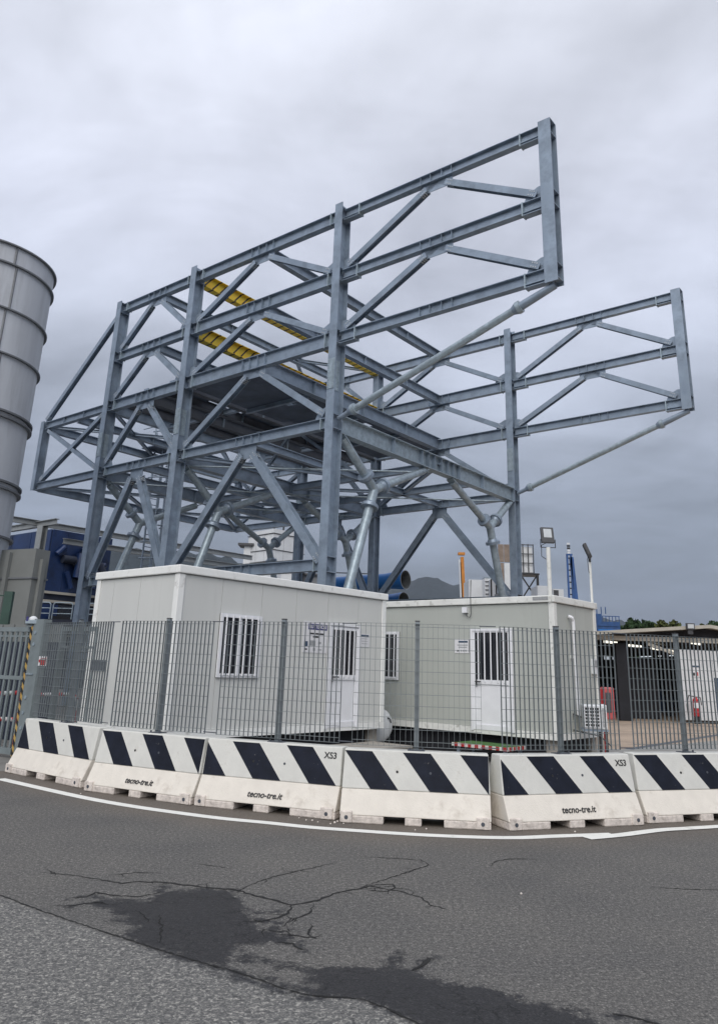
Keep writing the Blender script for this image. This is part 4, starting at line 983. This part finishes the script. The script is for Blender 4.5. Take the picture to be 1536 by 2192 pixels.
# grey ductwork beside the silo
dl = at(34, 1300, 23.0); dr = at(58, 1300, 23.0)
zt_ = at(50, 1173, 23).z
dk = thing('duct_housing', 'tall grey sheet metal duct housing beside the silo', 'duct', (dr.x, 23.0, 0), R(-25))
for k, (za, zb) in enumerate(((0, 2.4), (2.43, at(40, 1237, 23).z), (at(40, 1237, 23).z + .03, zt_))): B((-1.5, 0, za), (0, .55, zb)).obj('panel', DUCT, dk)
for z in (2.40, at(40, 1237, 23).z - .01): B((-1.53, -.04, z), (.04, .58, z + .05)).obj('flange', SILOR, dk)
B((-1.1, -.12, 0), (-.95, -.002, zt_ - .1)).obj('rib', DUCT, dk); B((.002, .2, 0), (.12, .34, zt_ - .3)).obj('rib', DUCT, dk)
gg = at(12, 1300, 19.5)
gpst = thing('green_post', 'dark green steel post with a small arm in front of the duct', 'post', (gg.x, 19.5, 0))
MB().box((-.09, 0, 0), (.12, .12, at(22, 1266, 19.5).z)).obj('body', GREENP, gpst); B((-1.2, .02, at(22, 1274, 19.5).z - .03), (-.092, .08, at(22, 1274, 19.5).z)).obj('arm', GREENP, gpst)
# blue building
bl = at(88, 1300, 44.0)
blz = at(90, 1132, 44).z
bb = thing('blue_building', 'dark blue clad industrial building behind the silo and framework', 'building', (bl.x, 44, 0), -YAW + R(90))
# local x runs along d2 (away to the right), local y to the left
Lx = min((x_ * .25 for x_ in range(8, 120)), key=lambda q_: abs(px_of((bl.x + q_ * d2.x, 44 + q_ * d2.y, 6)) - 226))
seg_n = 4
for k in range(seg_n):
    a0 = Lx * k / seg_n
    B((a0 + .01, -.06, blz * .60), (a0 + Lx / seg_n - .01, .0, blz)).obj('cladding_panel', BLUEB, bb)
    B((a0 + .01, -.05, 3.1), (a0 + Lx / seg_n - .01, .0, blz * .52)).obj('window', DARKGLASS if k % 2 else BLUEB, bb)
B((0, .002, 0), (Lx, 9, blz - .02)).obj('core', DARKI2, bb)
for k in range(4): B((-.06, .05 + k * 2.2, 0), (-.002, 2.2 + k * 2.2, blz)).obj('cladding_panel', BLUEB, bb)
for z in (blz * .53, blz * .585): B((-.05, -.12, z), (Lx, -.062, z + .14)).obj('ledge', TRIM, bb)
MB().bar((2.2, -.08, 3.1), (2.2, -.08, blz * .52), .1, .06).obj('mullion', TRIM, bb)
B((Lx * .55, -.5, 3.2), (Lx * .86, -.07, 3.75)).obj('awning', RED, bb)
for k in range(9):
    x = Lx * (.08 + .1 * k); MB().tube((x, -.25, blz * random.uniform(.66, .9)), (x + random.uniform(.4, 1.2), -.25, blz * random.uniform(.62, .95)), random.uniform(.12, .3), n=10).obj('process_pipe', DARKI2 if k % 2 else BLUEB, bb)
MB().path([(Lx * .45, -.4, blz * .70), (Lx * .47, -.4, blz * .86), (Lx * .56, -.4, blz * .88), (Lx * .64, -.4, blz * .78), (Lx * .66, -.4, blz * .64)], .34, 12).obj('process_pipe', BLUEB, bb)
for k in range(5): B((Lx * (.1 + .17 * k), -.5, 2.94), (Lx * (.1 + .17 * k) + random.uniform(.5, 1.4), -.21, 2.94 + random.uniform(.3, 1.2))).obj('machine_part', (DARKI, GREYP, DARKI2)[k % 3], bb)
B((0, -.2, 2.85), (Lx, -.06, 2.93)).obj('ledge', TRIM, bb)
# guard rail in front of it
gr = thing('guard_rail', 'silver tubular guard rail on the platform in front of the blue building', 'guard rail', (at(60, 1330, 34).x, 34, 0), R(-8))
zz0, zz1 = at(100, 1325, 34).z, at(100, 1290, 34).z
for k in range(5):
    x0 = k * 1.02; MB().path([(x0 + .05, 0, zz0), (x0 + .05, 0, zz1 - .08), (x0 + .13, 0, zz1), (x0 + .87, 0, zz1), (x0 + .95, 0, zz1 - .08), (x0 + .95, 0, zz0)], .03, 6).obj('frame', STEEL_L, gr)
    for z in (.33, .66): MB().tube((x0 + .05, 0, zz0 + (zz1 - zz0) * z), (x0 + .95, 0, zz0 + (zz1 - zz0) * z), .022, n=6).obj('rail', STEEL_L, gr)
B((-.1, -.05, zz0 - .25), (5.3, 1.2, zz0 - .02)).obj('platform', DARKI2, gr)
for x in (0, 2.5, 5): B((x, 0, 0), (x + .12, .12, zz0 - .251)).obj('leg', STEEL_D, gr)
# pipe rack with post
pk = at(92, 1125, 38.0); pr_ = thing('pipe_rack', 'grey steel post and beam rack in front of the blue building', 'steel rack', (pk.x, 38.0, 0), -YAW)
MB().ibeam((0, 0, 0), (0, 0, pk.z), .3, .5, .03, .02, up=(0, 1, 0)).obj('post', mat('rack_steel', (.30, .32, .33), .55, .2, .12, 2), pr_)
rm = MATS['rack_steel']
MB().ibeam((-.9, -1.2, pk.z + .22), (.05, 14.5, pk.z + .22), .28, .2).obj('long_beam', rm, pr_); MB().ibeam((-.3, 1.4, pk.z - .55), (.6, 15, pk.z - .55), .28, .2).obj('long_beam', rm, pr_)
MB().ibeam((-3.4, .1, pk.z + .12), (1.1, .1, pk.z + .12), .3, .24).obj('cross_beam', rm, pr_); 
MB().ibeam((-2.5, 14.4, pk.z - .3), (4.2, 14.4, pk.z - .3), .3, .24).obj('cross_beam', rm, pr_)
MB().ibeam((.4, 14.4, 0), (.4, 14.4, pk.z - .46), .3, .3, up=(0, 1, 0)).obj('post', rm, pr_)

# ------------------------------------------------------------------ middle background
def bbox_thing(name, label, cat, x0, x1, ytop, Y, depth, m, ybot=None, rz=0.0, part='body', group=None):
    ym = ybot or 1290
    a = at(x0, (ytop + ym) / 2, Y); b = at(x1, (ytop + ym) / 2, Y); zt = at((x0 + x1) / 2, ytop, Y).z; zb = at((x0 + x1) / 2, ybot, Y).z if ybot else 0
    t = thing(name, label, cat, (a.x, Y, 0), rz, group); B((0, 0, zb), (b.x - a.x, depth, zt)).obj(part, m, t)
    return t, b.x - a.x, zb, zt
# white cooling tower
Y = 62.0
a = at(530, 1200, Y); c = at(582, 1200, Y); zt = at(590, 1142, Y).z; z1_ = at(590, 1176, Y).z; z2_ = at(590, 1200, Y).z
ct = thing('cooling_tower', 'white panelled cooling tower box seen beyond the framework', 'cooling tower', (c.x, Y, 0), R(45))
wl_ = 3.4
for fa in ('x', 'y'):
    W_ = Wall(ct, fa)
    for k in range(3):
        for za, zb in ((3.0, z2_ - .06), (z2_ + .02, z1_ - .03), (z1_ + .03, zt)):
            W_.box(.02 + k * wl_ / 3, (k + 1) * wl_ / 3 - .02, za, zb, -.05, 0, 'panel', WHITEP)
    for z in (z2_ - .04, z1_ - .015, zt): W_.box(-.05, wl_ + .05, z, z + .06 if z == zt else z + .04, .001, .06, 'seam_rail', GREYP)
B((.06, .06, 0), (wl_ - .06, wl_ - .06, zt - .02)).obj('core', SILOR, ct)
for k in range(3): B((.3 + k, .4, zt), (.42 + k, .5, zt + .9)).obj('roof_rod', GREYP, ct)
B((.2, .2, zt + .06), (wl_ - .2, wl_ - .2, zt + .45)).obj('fan_deck', WHITEP, ct)
t, ww_, zb_, zt_ = bbox_thing('white_stack', 'narrow white housing with a small flat cap beside the cooling tower', 'housing', 518, 533, 1168, 64, 1.4, WHITEP)
B((-.5, -.3, zt_), (ww_ + .25, 1.6, zt_ + .18)).obj('cap', GREYP, t)
B((-.02, -.1, zt_ - 2.4), (.2, -.002, zt_ - 1.9)).obj('box', GREYP, t)
for nm, lb, x0, x1, yt, Y_, m_ in (('plant_shed', 'low grey plant shed with a flat roof beyond the framework', 600, 640, 1222, 58, WHITEP), ('plant_shed', 'low dark plant shed behind the tall steel column', 640, 700, 1232, 60, SILOR)):
    t, ww_, zb_, zt_ = bbox_thing(nm, lb, 'shed', x0, x1, yt, Y_, 3, m_); B((-.2, -.2, zt_), (ww_ + .2, 3.2, zt_ + .15)).obj('roof', GREYP, t)
# blue pipes
def bluepipe(label, x0, y0, x1, y1, Y0, Y1, r_):
    p0 = at(x0, y0, Y0); p1 = at(x1, y1, Y1); t = thing('blue_pipe', label, 'pipe', p0, 0, 'large blue pipes beyond the cabins')
    d = p1 - p0; dn = d.normalized()
    MB().tube((0, 0, 0), d - dn * 1.1, r_ * .78, n=24, caps=False).obj('barrel', BLUEP, t)
    MB().tube(d - dn * 1.1, d, r_ * .80, r_, 28, caps=False).obj('socket', BLUEP, t)
    # open mouth: rim ring and inner wall
    MB().tube(d + dn * .002, d - dn * 1.6, r_ * .93, r_ * .70, 28, caps=False).obj('inner_wall', PIPEIN, t)
    n = 28; _, a_, b2_ = MB().frame(d - dn, d, (0, 0, 1)); vs = [d + dn * .003 + (a_ * math.cos(q) + b2_ * math.sin(q)) * rr for rr in (r_, r_ * .93) for q in [2 * PI * i / n for i in range(n)]]
    MB().add(vs, [(i, (i + 1) % n, n + (i + 1) % n, n + i) for i in range(n)]).obj('rim', mat('pipe_rim', (.35, .38, .40), .6), t)
    MB().tube(d - dn * 1.5, d - dn * 1.45, r_ * .70, n=24).obj('bulkhead', BLACK, t)
    MB().tube((0, 0, -p0.z), (0, 0, -r_ * .8), .15, n=8).obj('support', STEEL_D, t); MB().tube(tuple(d * .7 + Vector((0, 0, -(p0.z + d.z * .7)))), tuple(d * .7 + Vector((0, 0, -r_ * .8))), .15, n=8).obj('support', STEEL_D, t)
bluepipe('upper of two bright blue pipes with wide open mouths, above the gap between the cabins', 700, 1252, 868, 1241, 40.5, 37.5, .47)
bluepipe('lower of two bright blue pipes, its mouth just above the right cabin roof', 770, 1290, 864, 1284, 41, 38.5, .38)
t = thing('handrail_gantry', 'small grey gantry frame above the blue pipe', 'gantry', (at(716, 1240, 48).x, 48, 0), 0)
za_, zb_ = at(750, 1228, 48).z, at(750, 1242, 48).z
for k in range(4): B((k * .75, 0, zb_ - 1.5), (k * .75 + .06, .06, za_)).obj('post', STEEL_D, t)
B((0, -.01, za_), (2.4, .08, za_ + .06)).obj('rail', STEEL_D, t); B((0, -.01, zb_), (2.4, .08, zb_ + .05)).obj('rail', STEEL_D, t); B((0, 0, 0), (2.4, 1, zb_ - 1.501)).obj('base', STEEL_D, t)
# crane boom
Y = 60.0
p0 = at(1000, 1300, Y); p1 = at(988, 1184, Y)
cr_ = thing('crane_boom', 'orange mobile crane boom rising behind the right cabin roof', 'crane', (p0.x, Y, 0))
d = Vector((p1.x - p0.x, 0, p1.z)); 
MB().bar((0, 0, 0), d * .97, .24, .30, up=(0, 1, 0)).obj('boom', ORANGE, cr_); MB().bar((-.24, .02, 0), d * .95 + Vector((-.24, .02, 0)), .08, .35, up=(0, 1, 0)).obj('side_plate', WHITEP, cr_)
MB().box((d.x - .30, -.25, p1.z - .16), (d.x + .22, .25, p1.z + .03)).obj('boom_head', ORANGE, cr_)
MB().bar((-.16, -.05, .5), Vector((-.16, -.05, 0)) + d * .93, .09, .2, up=(0, 1, 0)).obj('hose_track', BLACK, cr_)
for k in range(5):
    z = at(998, 1278 - k * 6, Y).z; MB().poly([(.12, -.32, z), (.8, -.32, z + .02), (.12, -.32, z + .22)], (0, .1, 0)).obj('tooth', BLACK, cr_)
# white container stack, etc.
t, ww_, zb_, zt_ = bbox_thing('white_container', 'plain white container box behind the right cabin roof', 'container', 1003, 1036, 1241, 52, 2.5, WHITEP)
B((ww_ * .1, -.01, zt_ - .9), (ww_ * .13, -.002, zt_ - .1)).obj('door_seam', GREYP, t)
t, ww_, zb_, zt_ = bbox_thing('louvred_unit', 'white louvred ventilation unit with dark slats beside the white container', 'ventilation unit', 1037, 1054, 1238, 51, 1.6, WHITEP)
for k in range(5): B((.03, -.05, zt_ - .25 - k * .27), (ww_ - .03, -.005, zt_ - .20 - k * .27)).obj('slat', GREYP, t)
B((0, -.02, zt_), (ww_, 1.0, zt_ + .08)).obj('cap', STEEL_L, t)
t, ww_, zb_, zt_ = bbox_thing('narrow_cabinet', 'narrow grey cabinet with black edges beside the brown tower', 'cabinet', 1051, 1062, 1240, 50, 1, SILO)
for x in (0, ww_): B((x - .05, -.03, 0), (x + .05, -.002, zt_)).obj('edge', BLACK, t)
# brown board tower with frame
Y = 48.0
A0 = at(1066, 1200, Y); A1 = at(1141, 1200, Y); zt_ = at(1100, 1166, Y).z; zm = at(1100, 1205, Y).z; zl_ = at(1100, 1226, Y).z; wt_ = A1.x - A0.x
bt = thing('board_tower', 'weathered boarded tank tower on black legs behind the right framework column', 'tower', (A0.x, Y, 0))
for k in range(3):
    B((k * wt_ * .17, 0, zm + .03), ((k + 1) * wt_ * .17 - .03, .06, zt_)).obj('board', BROWN, bt); B((k * wt_ * .17, 0, zl_ - 1.2), ((k + 1) * wt_ * .17 - .03, .06, zm - .03)).obj('board', WHITEP if k else BROWN, bt)
for k in range(4):
    x = wt_ * (.56 + .147 * k)
    B((x - .03, -.05, zl_), (x + .03, .0, zt_ + .06)).obj('cage_bar', GREYP, bt)
for z in (zl_, zm, (zm + zt_) / 2, zt_): B((wt_ * .52, -.09, z - .03), (wt_, -.052, z + .03)).obj('cage_rail', GREYP, bt)
B((wt_ * .56, .05, zl_), (wt_ * .98, 1.2, zt_ - .1)).obj('plastic_tank', WHITEP, bt)
for x in (wt_ * .62, wt_ * 1.1): B((x - .07, -.06, 0), (x + .07, .07, zl_ - .1)).obj('leg', BLACK, bt)
B((wt_ * .55, -.08, zl_ - .099), (wt_ * 1.15, 1.2, zl_ - .001)).obj('base_beam', BLACK, bt)
MB().bar((wt_ * .65, 0, zl_ - .2), (wt_ * 1.07, 0, zl_ - 1.6), .08, .08, up=(0, 1, 0)).obj('leg_brace', BLACK, bt); MB().bar((wt_ * 1.07, .1, zl_ - .2), (wt_ * .65, .1, zl_ - 1.6), .08, .08, up=(0, 1, 0)).obj('leg_brace', BLACK, bt)
B((0, .1, 0), (wt_ * .5, 1.6, zl_ - 1.25)).obj('base', SILOR, bt)
t, ww_, zb_, zt_ = bbox_thing('roof_box', 'plain white box behind the floodlight pole on the right cabin', 'box', 1150, 1176, 1254, 40, 1.5, WHITEP)
t, ww_, zb_, zt_ = bbox_thing('roof_unit', 'white unit with a dark louvred face behind the near floodlight pole', 'ventilation unit', 1184, 1206, 1261, 38, 1.2, WHITEP)
B((.02, -.02, zt_ - .55), (ww_ * .5, -.002, zt_ - .06)).obj('louvre', GREYP, t)
# drilling mast
Y = 46.0
m0 = at(1220, 1290, Y); ztm = at(1220, 1189, Y).z; zbm = at(1220, 1276, Y).z; wm = at(1230, 1230, Y).x - at(1215, 1230, Y).x
dm = thing('drilling_mast', 'slim blue drilling mast with ladder rungs between the two floodlights', 'mast', (at(1216, 1250, Y).x, Y, 0))
for x in (0, wm * .55): B((x - .05, -.05, 0), (x + .05, .05, ztm)).obj('rail', BLUEMAST, dm)
MB().bar((wm * 1.05, .05, zbm - .6), (wm * .62, .05, ztm - .1), .22, .2, up=(0, 1, 0)).obj('feed_beam', BLUEMAST, dm)
k = 0; z = zbm - .3
while z < ztm - .05: B((.052, -.03, z), (wm * .55 - .052, .03, z + .07)).obj('rung', BLACK, dm); z += .36
B((-.05, -.06, ztm), (wm * .75, .06, ztm + .09)).obj('head', BLUEMAST, dm)
zt_ = at(1218, 1161, Y).z; z = ztm + .1
while z < zt_: B((.02, -.04, z), (.2, .04, z + .1)).obj('tip_segment', BLACK if int((z - ztm) / .28) % 2 else WHITEP, dm); z += .14
# blue plant at the right
Y = 62.0
A0 = at(1276, 1330, Y); A1 = at(1326, 1330, Y); wb = A1.x - A0.x; zt_ = at(1300, 1331, Y).z; zr_ = at(1300, 1320, Y).z; zs = at(1282, 1314, Y).z; zp = at(1282, 1299, Y).z
bp_ = thing('blue_plant', 'blue steel plant platform with railings behind the shed roof', 'industrial plant', (A0.x, Y, 0))
B((0, 0, 0), (wb, 4, zt_)).obj('body', BLUEM, bp_); B((0, 0, zt_ + .001), (wb * .24, 2, zs)).obj('turret', BLUEM, bp_)
for k in range(5): B((.1, -.06, zt_ - .35 - k * .4), (wb - .1, -.002, zt_ - .2 - k * .4)).obj('pipe_run', BLUEP if k % 2 else BLUEM, bp_)
for x in (.05, .4, .75): B((x, 0, zs + .001), (x + .06, .06, zp)).obj('chimney_rod', BLUEM, bp_)
for k in range(6): B((wb * .26 + k * wb * .14, 0, zt_ + .001), (wb * .26 + k * wb * .14 + .05, .05, zr_)).obj('rail_post', BLUEM, bp_)
B((wb * .25, 0, zr_), (wb, .05, zr_ + .06)).obj('handrail', BLUEM, bp_)

# ------------------------------------------------------------------ open shed on the right
SYD = G(1460, 1548).y
sh = thing('open_shed', 'wide open-fronted industrial shed with a low gable roof and lit strip lights on the right', 'shed', (0, SYD, 0))
X0 = at(1262, 1400, SYD).x; XA = at(1507, 1345, SYD).x; ZA = at(1507, 1345, SYD).z; ZL = at(1327, 1356, SYD).z; XL = at(1327, 1356, SYD).x
sl_ = (ZA - ZL) / (XA - XL); ZX0 = ZA - (XA - X0) * sl_; XR = XA + (XA - X0) ; ZR = ZX0 - .25; DP = 26
p = MB().poly([(X0 - .3, -.5, ZX0), (XA, -.5, ZA), (XA, DP, ZA), (X0 - .3, DP, ZX0)], (0, 0, .10)).obj('roof_sheet', TRIM, sh); MB().poly([(XA + .002, -.5, ZA), (XR, -.5, ZR), (XR, DP, ZR), (XA + .002, DP, ZA)], (0, 0, .10)).obj('roof_sheet', TRIM, sh)
MB().poly([(X0 - .3, -.54, ZX0 - .02), (XA, -.54, ZA - .02), (XA, -.54, ZA + .11), (X0 - .3, -.54, ZX0 + .11)], (0, .035, 0)).obj('verge_board', TRIM, sh)
MB().poly([(XA + .002, -.54, ZA - .02), (XR, -.54, ZR - .02), (XR, -.54, ZR + .11), (XA + .002, -.54, ZA + .11)], (0, .035, 0)).obj('verge_board', TRIM, sh)
ZB = at(1400, 1368, SYD).z
B((X0, -.1, ZB - .10), (XR, .1, ZB + .08)).obj('front_beam', TRIM, sh)
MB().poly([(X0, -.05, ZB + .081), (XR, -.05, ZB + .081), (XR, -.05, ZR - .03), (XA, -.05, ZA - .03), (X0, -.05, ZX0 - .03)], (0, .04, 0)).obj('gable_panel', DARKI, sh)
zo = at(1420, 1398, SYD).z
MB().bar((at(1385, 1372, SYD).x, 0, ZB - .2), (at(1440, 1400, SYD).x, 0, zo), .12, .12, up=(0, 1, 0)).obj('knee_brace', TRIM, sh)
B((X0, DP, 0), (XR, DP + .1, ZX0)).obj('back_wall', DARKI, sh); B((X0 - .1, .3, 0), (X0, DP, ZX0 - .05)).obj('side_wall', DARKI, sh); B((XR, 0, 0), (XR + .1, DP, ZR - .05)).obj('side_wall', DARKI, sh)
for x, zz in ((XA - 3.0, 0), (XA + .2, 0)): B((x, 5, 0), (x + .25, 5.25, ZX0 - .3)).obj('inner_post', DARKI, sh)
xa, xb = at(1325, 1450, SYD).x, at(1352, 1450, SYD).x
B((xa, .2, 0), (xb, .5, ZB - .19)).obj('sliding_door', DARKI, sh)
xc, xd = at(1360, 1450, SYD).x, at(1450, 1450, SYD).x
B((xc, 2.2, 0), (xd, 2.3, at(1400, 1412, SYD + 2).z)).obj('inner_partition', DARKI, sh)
xa, xb = at(1457, 1460, SYD).x, at(1528, 1460, SYD).x; zw = at(1490, 1392, SYD).z
npn = 6
for k in range(npn): B((xa + (xb - xa) * k / npn + .004, .0, .12), (xa + (xb - xa) * (k + 1) / npn - .004, .06, zw)).obj('white_wall_panel', WHITEP, sh)
B((xb + .01, .0, .12), (xb + 1.2, .08, zw * .62)).obj('blue_door', SIGNNAVY, sh); B((xb + .01, .0, zw * .62 + .01), (xb + 1.2, .08, zw)).obj('white_wall_panel', WHITEP, sh)
for x0, x1, y0, y1, dY in ((1292, 1320, 1370, 1377, 4), (1345, 1372, 1379, 1384, 7), (1392, 1412, 1385, 1390, 10), (1430, 1443, 1391, 1395, 12), (1479, 1499, 1373, 1379, 5), (1515, 1536, 1380, 1386, 7), (1432, 1440, 1361, 1367, 4)):
    a = at(x0, (y0 + y1) / 2, SYD + dY); b = at(x1, (y0 + y1) / 2 + 3, SYD + dY)
    MB().bar((a.x, dY, a.z), (b.x, dY, b.z), .12, .10).obj('strip_light', TUBE, sh)
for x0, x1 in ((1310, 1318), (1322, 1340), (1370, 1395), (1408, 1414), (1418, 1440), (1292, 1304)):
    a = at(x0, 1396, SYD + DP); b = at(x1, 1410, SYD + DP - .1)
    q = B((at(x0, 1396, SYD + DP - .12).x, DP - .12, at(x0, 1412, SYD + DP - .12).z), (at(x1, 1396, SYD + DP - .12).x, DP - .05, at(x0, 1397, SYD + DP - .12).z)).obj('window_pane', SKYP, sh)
# machines inside
for x0, x1, yt, dY, m_ in ((1296, 1320, 1480, 7, BLUEM), (1372, 1400, 1500, 8, STEEL_D), (1405, 1440, 1490, 9, BLUEM)):
    a = at(x0, yt, SYD + dY); b = at(x1, yt, SYD + dY)
    t = thing('machine', {1296: 'dark blue machine just inside the shed behind the red cabinet', 1372: 'dark grey machine deep inside the shed', 1405: 'dark blue machine deep inside the shed to the right'}[x0], 'machine', (a.x, SYD + dY, 0))
    B((0, 0, 0), (b.x - a.x, 1.2, a.z)).obj('body', m_, t, bevel=.03); B((.1, .1, a.z), ((b.x - a.x) * .5, .9, a.z + .35)).obj('head', m_, t, bevel=.03)
# extinguisher and its signs on the white wall
e0 = at(1488, 1533, SYD - .12); e1 = at(1488, 1492, SYD - .12)
ex = thing('fire_extinguisher', 'red wheeled fire extinguisher standing by the white shed wall', 'fire extinguisher', (e0.x, SYD - .25, 0))
MB().tube((0, 0, e0.z), (0, 0, e1.z - .12), .11, n=16).tube((0, 0, e1.z - .12), (0, 0, e1.z), .11, .04, 16).obj('cylinder', RED, ex)
MB().path([(0, 0, e1.z), (-.25, 0, e1.z + .05), (-.36, 0, e1.z - .3), (-.34, 0, e0.z)], .018, 8).obj('hose', BLACK, ex); MB().path([(0, 0, e1.z), (.2, 0, e1.z - .02), (.22, 0, e1.z - .3)], .018, 8).obj('handle', BLACK, ex)
B((-.115, -.06, e0.z + .3), (.115, -.112, e0.z + .5)).obj('label_plate', PAPER, ex); B((-.1, -.05, 0), (.1, .05, e0.z - .001)).obj('stand', BLACK, ex)
a = at(1481, 1449, SYD - .02); b = at(1496, 1424, SYD - .02)
t = tag(B((0, 0, 0), (b.x - a.x, .02, b.z - a.z)).obj('wall_notice', PAPER), 'white notice with a blue band high on the white shed wall', 'sign'); t.location = (a.x, SYD - .03, a.z)
wq, hq = b.x - a.x, b.z - a.z
B((.02, -.004, hq * .8), (wq - .02, -.001, hq * .95)).obj('heading', SIGNNAVY, t); B((wq * .1, -.004, hq * .1), (wq * .35, -.001, hq * .35)).obj('printed_symbol', INK, t); B((wq * .45, -.004, hq * .1), (wq * .75, -.001, hq * .4)).obj('printed_symbol', REDF, t)
a = at(1476, 1341, SYD - .6)
t = thing('wall_lamp', 'small square lamp fixed at the shed roof edge', 'lamp', (a.x, SYD - .62, a.z)); B((-.16, -.06, -.12), (.16, .05, .12)).obj('housing', GREYP, t); B((-.12, -.068, -.08), (.12, -.061, .08)).obj('lens', LAMPGLASS, t); B((-.1, .0, -.3), (.1, .1, -.121)).obj('bracket', GREYP, t)
# floor channels
for pa_, pb_ in (((1345, 1604), (1600, 1563)), ((1470, 1552), (1600, 1560))):
    tag(ribbon([G(*pa_), G(*pb_)], .22, -.001).obj('floor_channel', STEEL_D), kind='structure')
tag(MB().poly([(*G(x, y).xy, -.002) for x, y in ((1180, 1600), (1330, 1604), (1700, 1570), (1700, 1600), (1500, 1640), (1180, 1640))]).obj('pavement', mat('grey_pavement', (.27, .265, .25), .9, 0, .2, 1.5, bump=.2)), kind='structure')

# ------------------------------------------------------------------ trees behind the shed
def leafy(mb, c, r, n, sz):
    for _ in range(n):
        v = Vector((random.gauss(0, 1), random.gauss(0, 1), random.gauss(0, 1))).normalized() * (random.random() ** .35)
        p = Vector(c) + Vector((v.x * r[0], v.y * r[1], v.z * r[2]))
        a = Vector((random.gauss(0, 1), random.gauss(0, 1), random.gauss(0, 1))).normalized() * sz * random.uniform(.6, 1.4); b = a.cross(Vector((random.gauss(0, 1), random.gauss(0, 1), random.gauss(0, 1)))).normalized() * sz * random.uniform(.5, 1)
        mb.add([p - a - b, p + a - b, p + a + b, p - a + b], [(0, 1, 2, 3)])
def tree(px, ytop, wpx, Y, m_, label):
    a = at(px, ytop, Y); k = Y / FPX; hgt = a.z; wr = wpx * k / 2 * 1.25
    t = thing('tree', label, 'tree', (a.x, Y, 0), 0, 'trees beyond the shed roof')
    MB().tube((0, 0, 0), (.1, 0, hgt * .45), .28, .16, 8).obj('trunk', BARK, t)
    for s_ in (-1, 1): MB().tube((.1, 0, hgt * .4), (s_ * wr * .5, .3, hgt * .75), .14, .05, 6).obj('limb', BARK, t)
    mb = MB(); cz = hgt * .68; rz_ = hgt * .32
    for _ in range(11):
        th = random.uniform(0, 2 * PI); q = random.random() ** .5; zz = random.uniform(-.8, .72)
        leafy(mb, (math.cos(th) * wr * .62 * q, math.sin(th) * wr * .6 * q, cz + zz * rz_), (wr * .42, wr * .42, rz_ * .33), 190, .17)
    leafy(mb, (0, 0, cz), (wr * .7, wr * .7, rz_ * .8), 500, .2)
    mb.obj('crown', m_, t, kind='stuff')
tree(1345, 1327, 46, 80, LEAF, 'leftmost dark green tree showing above the shed roof')
tree(1372, 1318, 56, 84, LEAF, 'tallest dark green tree above the shed roof')
tree(1400, 1323, 50, 80, LEAF, 'dark green tree right of the tallest one above the shed roof')
tree(1428, 1329, 50, 78, LEAF2, 'olive green tree above the middle of the shed roof')
tree(1455, 1330, 60, 92, LEAF, 'far dark tree left of the small roof lamp')
tree(1500, 1331, 60, 90, LEAF2, 'olive tree at the peak of the shed roof')
tree(1535, 1331, 60, 90, LEAF, 'dark tree at the right edge above the shed roof')

# ------------------------------------------------------------------ hills
def hill(name, D, prof, thick, m_):
    xs = [p_[0] for p_ in prof]; ys = [p_[1] for p_ in prof]; nx = 220; mb = MB(); rows = 10; vs = []
    for j in range(rows + 1):
        s_ = j / rows
        for i in range(nx + 1):
            px = xs[0] + (xs[-1] - xs[0]) * i / nx; py = float(np.interp(px, xs, ys))
            d = ray(px, py); hlen = math.hypot(d.x, d.y); zc_ = EYE + d.z / hlen * D
            zc_ += noise.noise(Vector((px * .05, 7, 0))) * D * .0035 + noise.noise(Vector((px * .25, 3, 0))) * D * .0013
            prf = math.sin(PI * min(s_ / 1.2, 1)) ** .9 if s_ < .6 else math.cos((s_ - .6) / .4 * PI / 2) ** .7
            DD = D + (s_ - .6) * thick
            z = -6 + (zc_ + 6) * prf * (1 + .05 * noise.noise(Vector((px * .03, s_ * 6, 1))) * (1 - abs(s_ - .6) * 0))
            if abs(s_ - .6) < .01: z = zc_
            vs.append((d.x / hlen * DD, d.y / hlen * DD, z))
    n1_ = nx + 1
    mb.add(vs, [(j * n1_ + i, j * n1_ + i + 1, (j + 1) * n1_ + i + 1, (j + 1) * n1_ + i) for j in range(rows) for i in range(nx)], True)
    tag(mb.obj(name, m_), kind='structure')
hill('hills', 2300, [(-900, 1330), (-300, 1250), (0, 1215), (120, 1196), (210, 1186), (260, 1184), (330, 1183), (385, 1186), (440, 1193), (500, 1206), (560, 1222), (640, 1240), (740, 1262), (860, 1300), (1100, 1380)], 1500, HILLM)
hill('mountain', 4200, [(560, 1300), (700, 1275), (800, 1266), (850, 1256), (880, 1247), (905, 1238), (920, 1236), (938, 1242), (965, 1253), (990, 1263), (1040, 1275), (1120, 1290), (1250, 1318), (1400, 1345), (1800, 1380), (2400, 1420)], 2000, HILLM)

# ------------------------------------------------------------------ haze
mh = bpy.data.materials.new('haze_air'); mh.use_nodes = True; t = mh.node_tree; t.nodes.remove(t.nodes['Principled BSDF'])
pv = t.nodes.new('ShaderNodeVolumePrincipled'); pv.inputs['Color'].default_value = (.80, .87, 1.0, 1); pv.inputs['Density'].default_value = 0.00006; pv.inputs['Anisotropy'].default_value = 0.0
t.links.new(pv.outputs[0], t.nodes['Material Output'].inputs['Volume'])
HAZE = True
if HAZE: tag(B((-6500, -3100, -1.2), (6500, 9100, 760)).obj('haze', mh), kind='stuff')
